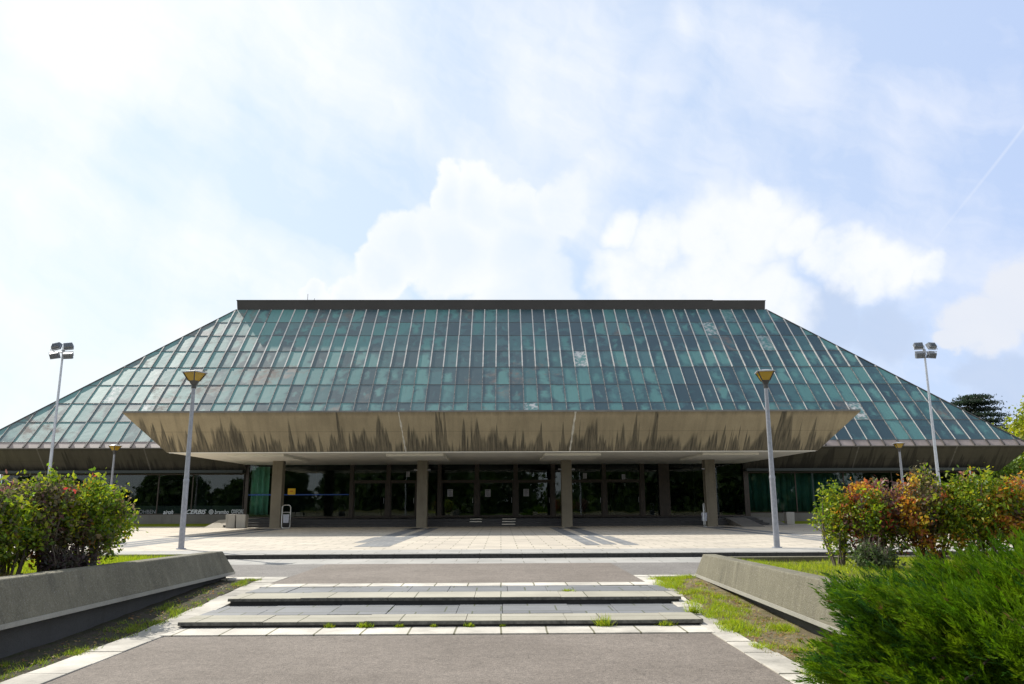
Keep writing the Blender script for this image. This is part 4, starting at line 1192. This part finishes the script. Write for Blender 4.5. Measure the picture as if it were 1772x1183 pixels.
grass_o = grass('verge_grass', p, .02, .06, DRY + [(0.28, 0.29, 0.05)], .004, 1.3, seed=15); tag(grass_o, kind='stuff')
def lawnpts(xa, xb, ya, yb, n, h, seed):
    g = np.random.default_rng(seed); X = g.uniform(xa, xb, n); Yy = g.uniform(ya, yb, n)
    return [(a, b, h(a, b) - .01) for a, b in zip(X, Yy)]
grass_o = grass('planter_grass', lawnpts(-9.5, -5.98, 12.6, 16.75, 17000, bL, 6), .05, .15, GC, .005, .35, seed=7); tag(grass_o, kind='stuff')
grass_o = grass('planter_grass', lawnpts(4.36, 9.5, 10.5, 16.4, 26000, bR, 8), .03, .11, GC + [(0.30, 0.36, 0.015)], .005, .45, seed=9); tag(grass_o, kind='stuff')
grass_o = grass('planter_grass', lawnpts(-9.5, -5.98, 9.0, 12.4, 4500, bL, 10), .04, .13, DRY + [(0.16, 0.2, 0.02)], .005, .6, seed=11); tag(grass_o, kind='stuff')
# dead leaves
def litter(name, xa, xb, ya, yb, n, h, seed):
    g = np.random.default_rng(seed)
    P = np.array([(a, b, h(a, b) + .018) for a, b in zip(g.uniform(xa, xb, n), g.uniform(ya, yb, n))])
    A = unit(np.stack([g.normal(0, 1, n), g.normal(0, 1, n), g.normal(0, .25, n)], 1)); Bv = unit(np.cross(A, np.stack([g.normal(0, .2, n), g.normal(0, .2, n), np.ones(n)], 1)))
    s = g.uniform(.012, .034, n)[:, None]
    pl = np.array([(0.30, 0.17, 0.06), (0.36, 0.24, 0.10), (0.20, 0.11, 0.05), (0.45, 0.30, 0.13)])
    o = leaf_mesh(name, P, A * s, Bv * s * .6, pl[g.integers(0, 4, n)], M['leaf']); tag(o, kind='stuff')
litter('leaf_litter', XR + .35, 3.95, 6.5, 16, 1500, hR, 1); litter('leaf_litter', -5.5, XL - .45, 6.5, 16, 420, hL, 2)
litter('leaf_litter', -9, -5.98, 8.5, 13, 900, bL, 3)

# weeds along the lower step
def weed(label, x, y, z, r, h, n, seed, flat=.8):
    g = np.random.default_rng(seed)
    P = np.stack([x + g.normal(0, r * .25, n), y + g.normal(0, r * .12, n), np.full(n, z)], 1)
    A = unit(np.stack([g.normal(0, flat, n), g.normal(0, flat * .6, n), np.ones(n)], 1)) * g.uniform(.4, 1.0, n)[:, None] * h
    a = g.uniform(0, np.pi, n); Bv = np.stack([np.cos(a), np.sin(a), 0 * a], 1) * .006
    C = np.array(GC)[g.integers(0, 4, n)] * (1 + g.normal(0, .2, (n, 1))).clip(.5, 1.5)
    o = leaf_mesh('weed_tuft', P, A, Bv, C, M['grass'], tri=True)
    tag(o, label, 'weed', 'weeds along the lower step'); return o
WD = [(584, .14, .13, 'leftmost clear weed tuft at the foot of the lower step'), (644, .20, .17, 'bushy weed tuft, second from the left at the foot of the lower step'),
      (700, .12, .10, 'small weed tuft third from the left at the lower step'), (757, .08, .10, 'thin weed sprig fourth from the left at the lower step'),
      (815, .16, .13, 'reddish yellow weed tuft left of the middle of the lower step'), (871, .08, .09, 'little weed sprig at the middle of the lower step'),
      (1040, .26, .24, 'largest weed tuft, on the right half of the lower step'), (1143, .24, .16, 'broad weed tuft near the right end of the lower step'),
      (1240, .24, .18, 'weed tuft at the right end of the lower step beside the verge')]
for i, (u, r, h, lab) in enumerate(WD):
    weed(lab, (u - 866) / 1362 * 11.45 - .02, 11.57, .015, r * .85, h * (.85 if u == 1040 else .68), int(40 + r * 420), 100 + i)
weed('flat weed growing on the tread of the upper step', 1.17, 14.3, .2, .22, .09, 90, 120, 1.6)
weed('tall weed at the right end of the lower step by the pale kerb', XR + .10, 12.4, .07, .2, .24, 120, 121)

# trees
def tree(name, label, x, y, h, crown, cols, seed, n=9000, leaf=.22, trunk=.3, kind='broad'):
    g = np.random.default_rng(seed); r2 = random.Random(seed)
    e = empty(name, (x, y, 0)); tag(e, label, 'tree')
    mb = MB()
    (cx, cy, cz), (rx, ry, rz) = crown
    mb.tube([(x, y, -.1), (x + .1, y, h * .3), (x, y + .1, h * .62), (cx, cy, h * .9)], [trunk, trunk * .75, trunk * .45, trunk * .12], 10)
    limbs = []
    for i in range(16):
        t = r2.uniform(.28, .85); p0 = Vector((x, y, h * t))
        a = r2.uniform(0, 6.283); rr = r2.uniform(.6, .98)
        if kind == 'cedar':
            k_ = (1 - (t - .2) * .85); p1 = p0 + Vector((math.cos(a) * rx * rr * k_, math.sin(a) * ry * rr * k_, h * .03))
        else:
            p1 = Vector((cx + math.cos(a) * rx * rr, cy + math.sin(a) * ry * rr, cz + rz * r2.uniform(-.5, .75)))
        mb.tube([p0, p0.lerp(p1, .5) + Vector((0, 0, h * .03)), p1], [trunk * .3, trunk * .18, trunk * .05], 6); limbs.append((p0, p1))
    mb.build('trunk', M['bark'], e, smooth=True)
    if kind == 'cedar':
        nc = 130; C0 = []
        for i in range(nc):
            t = g.uniform(.36, 1.0); a = g.uniform(0, 6.283)
            k_ = min(1.0, (1 - t) * 1.55 + .10); rr = g.uniform(.25, 1.0) * k_
            lvl = math.floor(t * 20) / 20 + g.normal(0, .008)
            C0.append((x + math.cos(a) * rx * rr, y + math.sin(a) * ry * rr, h * lvl - rr * h * .02))
        C0 = np.array(C0); sp = np.array([.9, .9, .16]) 
    else:
        nc = 170; C0 = []
        while len(C0) < nc:
            p = g.uniform(-1, 1, 3); r = np.linalg.norm(p)
            if r > 1 or r < .35: continue
            p = p * (1 + .2 * math.sin(p[0] * 4 + seed) * math.cos(p[2] * 5))
            C0.append((cx + p[0] * rx, cy + p[1] * ry, cz + p[2] * rz))
        C0 = np.array(C0); sp = np.array([.75, .75, .5])
    per = n // nc; idx = np.repeat(np.arange(nc), per); N = len(idx)
    P = C0[idx] + g.normal(0, 1, (N, 3)) * sp
    A = unit(g.normal(0, 1, (N, 3)) + np.array([0, 0, -.2])); Bv = unit(np.cross(A, g.normal(0, 1, (N, 3))))
    s = g.uniform(.6, 1.3, N)[:, None] * leaf
    pl = np.array(cols); cc = pl[g.integers(0, len(pl), nc)][idx] * (1 + g.normal(0, .2, (N, 1))).clip(.5, 1.5)
    leaf_mesh('crown', P, A * s, Bv * s * .55, cc, M['leaf'], e)
    return e
tree('cedar_tree', 'dark layered cedar rising behind the right slope of the roof', 72, 118, 18.2, ((72, 118, 13), (9.5, 9.5, 5)), [(0.022, 0.04, 0.022), (0.03, 0.05, 0.028), (0.018, 0.032, 0.02)], 8, 26000, .15, .5, 'cedar')
tree('broadleaf_tree', 'bright yellow green tree beyond the right end of the hall', 59.5, 84, 12.3, ((59.5, 84, 7.2), (7.2, 6.5, 5.3)), [(0.24, 0.28, 0.012), (0.30, 0.32, 0.012), (0.18, 0.23, 0.012), (0.36, 0.36, 0.02)], 9, 20000, .24, .35)
tree('broadleaf_tree', 'lower green tree seen under the right end of the eave', 48.5, 78, 7.0, ((48.5, 78, 3.9), (5.0, 4.5, 3.2)), [(0.10, 0.17, 0.012), (0.15, 0.21, 0.012), (0.07, 0.12, 0.012)], 10, 11000, .2, .25)

def wood(name, xa, xb, ya, yb, n, hh, seed):
    g = np.random.default_rng(seed)
    nt_ = 100; tx = g.uniform(xa, xb, nt_); ty = g.uniform(ya, yb, nt_); th_ = g.uniform(.6, 1.15, nt_) * hh; th_ = np.where(tx < -46, th_ * .55, th_)
    i = g.integers(0, nt_, n); d = unit(g.normal(0, 1, (n, 3))) * (g.random((n, 1)) ** .4)
    P = np.stack([tx[i] + d[:, 0] * th_[i] * .42, ty[i] + d[:, 1] * th_[i] * .42, th_[i] * .56 + d[:, 2] * th_[i] * .46], 1)
    lo = g.random(n) < .22; P[lo] = np.stack([g.uniform(xa, xb, n), g.uniform(ya, yb, n), np.abs(g.normal(0, 1.9, n))], 1)[lo]
    A = unit(g.normal(0, 1, (n, 3))); Bv = unit(np.cross(A, g.normal(0, 1, (n, 3)))); s_ = g.uniform(.4, .95, n)[:, None]
    pl = np.array([(0.05, 0.09, 0.015), (0.07, 0.12, 0.015), (0.035, 0.065, 0.02)])
    o = leaf_mesh(name, P, A * s_, Bv * s_ * .6, pl[g.integers(0, 3, n)], M['leaf']); tag(o, kind='stuff')
wood('woodland', -110, 110, -60, -32, 52000, 12.5, 31)

# ------------------------------------------------------------------ sky, sun, camera
SUN_EL, SUN_AZ = 42.0, -43.0         # azimuth from +Y, negative to the left
W = bpy.data.worlds.new('World'); sc.world = W; W.use_nodes = True
nt = NT(W.node_tree)
for n in list(nt.n): nt.n.remove(n)
out = nt.new('ShaderNodeOutputWorld')
sky = nt.new('ShaderNodeTexSky', sky_type='NISHITA'); sky.sun_disc = False
sky.sun_elevation = R(SUN_EL); sky.sun_rotation = R(SUN_AZ)
sky.air_density = 1.0; sky.dust_density = 1.2; sky.ozone_density = 1.0; sky.altitude = 200
bg = nt.new('ShaderNodeBackground'); nt.link(sky.outputs[0], bg.inputs[0]); bg.inputs[1].default_value = 0.10
dirv = nt.new('ShaderNodeTexCoord').outputs['Generated']
dv = nt.vmath('NORMALIZE', dirv)
sx, sy, sz = nt.sep(dv)
az = nt.math('MULTIPLY', nt.math('ARCTAN2', sx, sy), 57.29578)
elv = nt.math('MULTIPLY', nt.math('ARCSINE', sz), 57.29578)
flat = nt.comb(az, elv, 0.0)
def warp(v, scale, amp, detail=3):
    n = nt.noise(dv, scale, detail, 0.6, out='Color')
    return nt.vmath('ADD', v, nt.vmath('SCALE', nt.vmath('SUBTRACT', n, (0.5, 0.5, 0.5)), amp))
w1 = warp(flat, 7, 5.0, 4); w2 = warp(w1, 22, 2.2, 5)
def blobs(L, v):
    acc = None
    for a, e_, r_ in L:
        d = nt.vmath('DISTANCE', v, (a, e_, 0.0), out=1)
        k_ = nt.math('SUBTRACT', 1.0, nt.math('DIVIDE', d, r_))
        acc = k_ if acc is None else nt.math('MAXIMUM', acc, k_)
    return acc
CA = [(-1.2, 22.0, 3.1), (-3.6, 22.3, 2.4), (1.3, 21.6, 2.4), (4.5, 21.2, 2.6), (-7.3, 17.8, 3.0), (-8.9, 16.1, 2.4), (-3.8, 18.3, 4.6), (0.6, 18.4, 4.2), (-13.6, 14.2, 1.6), (-11.4, 13.9, 2.1), (1.5, 14.6, 4.6)]
CB = [(9.4, 19.4, 1.8), (12.3, 18.4, 2.8), (8.4, 16.1, 2.3), (15.7, 18.9, 3.8), (19.2, 21.2, 1.8), (18.6, 18.7, 4.1), (21.7, 17.5, 2.4), (10.1, 15.4, 3.3), (16.4, 15.2, 4.4), (23.5, 16.2, 2.0), (28.1, 15.2, 2.0), (29.6, 14.8, 1.6), (25.9, 14.9, 1.8), (26.4, 15.2, 2.2), (24.6, 15.6, 2.2), (13, 13.2, 4.5), (19.5, 13.4, 3.6)]
CC = [(32.3, 10.6, 2.4), (34.8, 12.0, 2.8), (30.6, 9.8, 1.2), (38, 12, 4)]
CD = [(31.7, 7.4, 1.9), (33.6, 6.4, 2.8), (36.5, 6.5, 3.5), (27.0, 11.0, 3.0), (23.9, 12.4, 2.8)]
CV = [(3.8, 27.6, 6.5), (6.2, 31.5, 6.5), (12.0, 29.8, 2.6), (14.0, 32.2, 2.0), (11.0, 27.2, 1.8), (-12.1, 31.5, 9.0), (-30.9, 28.6, 12.5), (-29.9, 19.1, 4.6), (-31.1, 11.1, 7.0), (-21.5, 17.1, 4.6), (6.5, 23.6, 4.0), (-20, 8, 8), (30, 24, 4)]
fa = blobs(CA, w2); fb = blobs(CB, w2); fc = blobs(CC, w2); fd = blobs(CD, w2); fv = blobs(CV, w1)
ma = nt.math('MULTIPLY', nt.maprange(fa, 0.0, 0.22, smooth=True), nt.maprange(az, -1.0, 8.0, 1.0, 0.3)); mb_ = nt.math('MULTIPLY', nt.maprange(fb, -0.06, 0.58, smooth=True), 0.9)
# inner modelling of the cumulus
puff = nt.noise(dv, 16, 6, 0.62)
mcum = nt.math('MAXIMUM', ma, nt.math('MULTIPLY', mb_, nt.maprange(puff, 0.28, 0.5, 0.72, 1.0)))
fin = nt.math('MAXIMUM', nt.maprange(fa, 0.05, 0.75, 1.0, 0.0), nt.math('MULTIPLY', mb_, nt.maprange(fb, 0.0, 0.7, 1.0, 0.2)))
mc = nt.maprange(fc, 0.0, 0.35, smooth=True); md = nt.maprange(fd, 0.0, 0.5, smooth=True)
# cirrus veil, drawn out in long streaks that rise to the upper left
rotv = nt.new('ShaderNodeVectorRotate', rotation_type='Z_AXIS'); nt.link(w1, rotv.inputs[0]); rotv.inputs['Angle'].default_value = R(27)
rs = nt.sep(rotv.outputs[0])
streak = nt.noise(nt.comb(nt.math('MULTIPLY', rs[0], 0.035), nt.math('MULTIPLY', rs[1], 0.16), 2.0), 1.0, 5, 0.6)
wisp = nt.noise(nt.vmath('MULTIPLY', w2, (0.10, 0.05, 0.0)), 1.0, 6, 0.62)
wisps = nt.math('ADD', nt.maprange(fv, -0.4, 0.8, 0.0, 0.50), nt.math('ADD', nt.maprange(streak, 0.38, 0.66, -0.12, 0.40), nt.maprange(wisp, 0.4, 0.66, -0.12, 0.32)))
wisps = nt.math('ADD', wisps, nt.maprange(az, -36.0, 38.0, 0.10, -0.03))
gap = nt.maprange(blobs([(-11.0, 20.5, 6.0), (-19, 23.5, 6.0), (-26, 23.0, 4.0), (-6.5, 24.5, 4.0), (24, 21, 7), (33, 26, 7)], w1), 0.0, 0.7)
wisps = nt.math('SUBTRACT', wisps, nt.math('MULTIPLY', gap, 0.32))
wisps0 = nt.math('MINIMUM', nt.math('MAXIMUM', wisps, 0.0), 0.92)
# milky haze over the blue everywhere; unseen sky behind the camera brightened as added fill
sdot = nt.vmath('DOT_PRODUCT', dv, (-0.507, 0.543, 0.669), out=1)
haze_amt = nt.math('MAXIMUM', nt.math('MULTIPLY', nt.maprange(sy, -0.1, 0.5, 0.82, 0.86), nt.maprange(elv, 33.0, 58.0, 1.0, 0.22)), nt.maprange(sdot, 0.45, 0.92, 0.0, 0.97))
high = nt.math('MAXIMUM', nt.maprange(elv, 33.0, 58.0, 1.0, 0.15), nt.maprange(sdot, 0.45, 0.92, 0.0, 1.0))
wisps = nt.math('MULTIPLY', wisps0, high)
back_fill = nt.maprange(sy, -0.55, 0.25, 1.55, 1.0)
# contrail
p0 = (30.2, 16.6); p1 = (36.0, 22.4)
dx, dy = p1[0] - p0[0], p1[1] - p0[1]; LL = math.hypot(dx, dy)
rx_ = nt.math('SUBTRACT', az, p0[0]); ry_ = nt.math('SUBTRACT', elv, p0[1])
along = nt.math('ADD', nt.math('MULTIPLY', rx_, dx / LL), nt.math('MULTIPLY', ry_, dy / LL))
acr = nt.math('ABSOLUTE', nt.math('ADD', nt.math('MULTIPLY', rx_, -dy / LL), nt.math('MULTIPLY', ry_, dx / LL)))
tr_ = nt.math('MULTIPLY', nt.maprange(acr, 0.03, 0.13, 0.19, 0.0), nt.math('MULTIPLY', nt.maprange(along, 0.0, 6.0, 0.25, 1.0), nt.maprange(along, -0.2, 0.0)))
def background(c, s): 
    b_ = nt.new('ShaderNodeBackground')
    if isinstance(c, tuple): b_.inputs[0].default_value = (*c, 1)
    else: nt.link(c, b_.inputs[0])
    b_.inputs[1].default_value = s; return b_.outputs[0]
def mixs(f, a, b_):
    n = nt.new('ShaderNodeMixShader'); nt.link(f, n.inputs[0]); nt.link(a, n.inputs[1]); nt.link(b_, n.inputs[2]); return n.outputs[0]
veil_c = nt.mix(nt.maprange(az, -34, 36), (0.50, 0.585, 0.645), (0.375, 0.46, 0.64))
veil_c = nt.vmath('SCALE', nt.mix(nt.maprange(sy, -0.4, 0.3, 1.0, 0.0), veil_c, (0.48, 0.50, 0.53)), back_fill)
cur = mixs(haze_amt, bg.outputs[0], background(veil_c, 1.0))
cur = mixs(wisps, cur, background(nt.mix(nt.maprange(az, -20, 34), (0.645, 0.66, 0.66), (0.585, 0.605, 0.665)), 1.0))
cur = mixs(nt.math('MULTIPLY', md, 0.75), cur, background((0.36, 0.43, 0.56), 1.0))
cur = mixs(nt.math('MULTIPLY', mc, 0.8), cur, background((0.54, 0.555, 0.59), 1.0))
shade = nt.mix(nt.math('MULTIPLY', fin, nt.maprange(puff, 0.25, 0.6, 0.4, 1.0)), (0.56, 0.60, 0.66), (0.67, 0.67, 0.67))
cur = mixs(nt.math('MULTIPLY', mcum, 0.88), cur, background(shade, 1.0))
cur = mixs(tr_, cur, background((0.66, 0.66, 0.67), 1.0))
nt.link(cur, out.inputs[0])

sl = bpy.data.lights.new('sun', 'SUN'); sl.energy = 3.9; sl.angle = R(0.5); sl.color = (1.0, 0.95, 0.86)
so = bpy.data.objects.new('sun', sl); col.objects.link(so)
sd = Vector((math.sin(R(SUN_AZ)) * math.cos(R(SUN_EL)), math.cos(R(SUN_AZ)) * math.cos(R(SUN_EL)), math.sin(R(SUN_EL))))
so.rotation_euler = sd.to_track_quat('Z', 'Y').to_euler(); so.location = sd * 100

cam = bpy.data.cameras.new('camera'); cam.sensor_width = 36; cam.lens = 1362 / 1772 * 36
cam.clip_start = 0.1; cam.clip_end = 8000
co = bpy.data.objects.new('camera', cam); col.objects.link(co)
co.matrix_world = Matrix.Translation((0, 0, 1.7)) @ Matrix.Rotation(R(-0.84), 4, 'Z') @ Matrix.Rotation(R(90 + 11.6), 4, 'X') @ Matrix.Rotation(R(-0.23), 4, 'Z')
sc.camera = co
sc.view_settings.view_transform = 'Standard'; sc.view_settings.look = 'None'; sc.view_settings.exposure = 0.66; sc.view_settings.gamma = 1
sc.render.engine = 'CYCLES'
sc.cycles.max_bounces = 8; sc.cycles.transparent_max_bounces = 12
sc.cycles.use_denoising = True
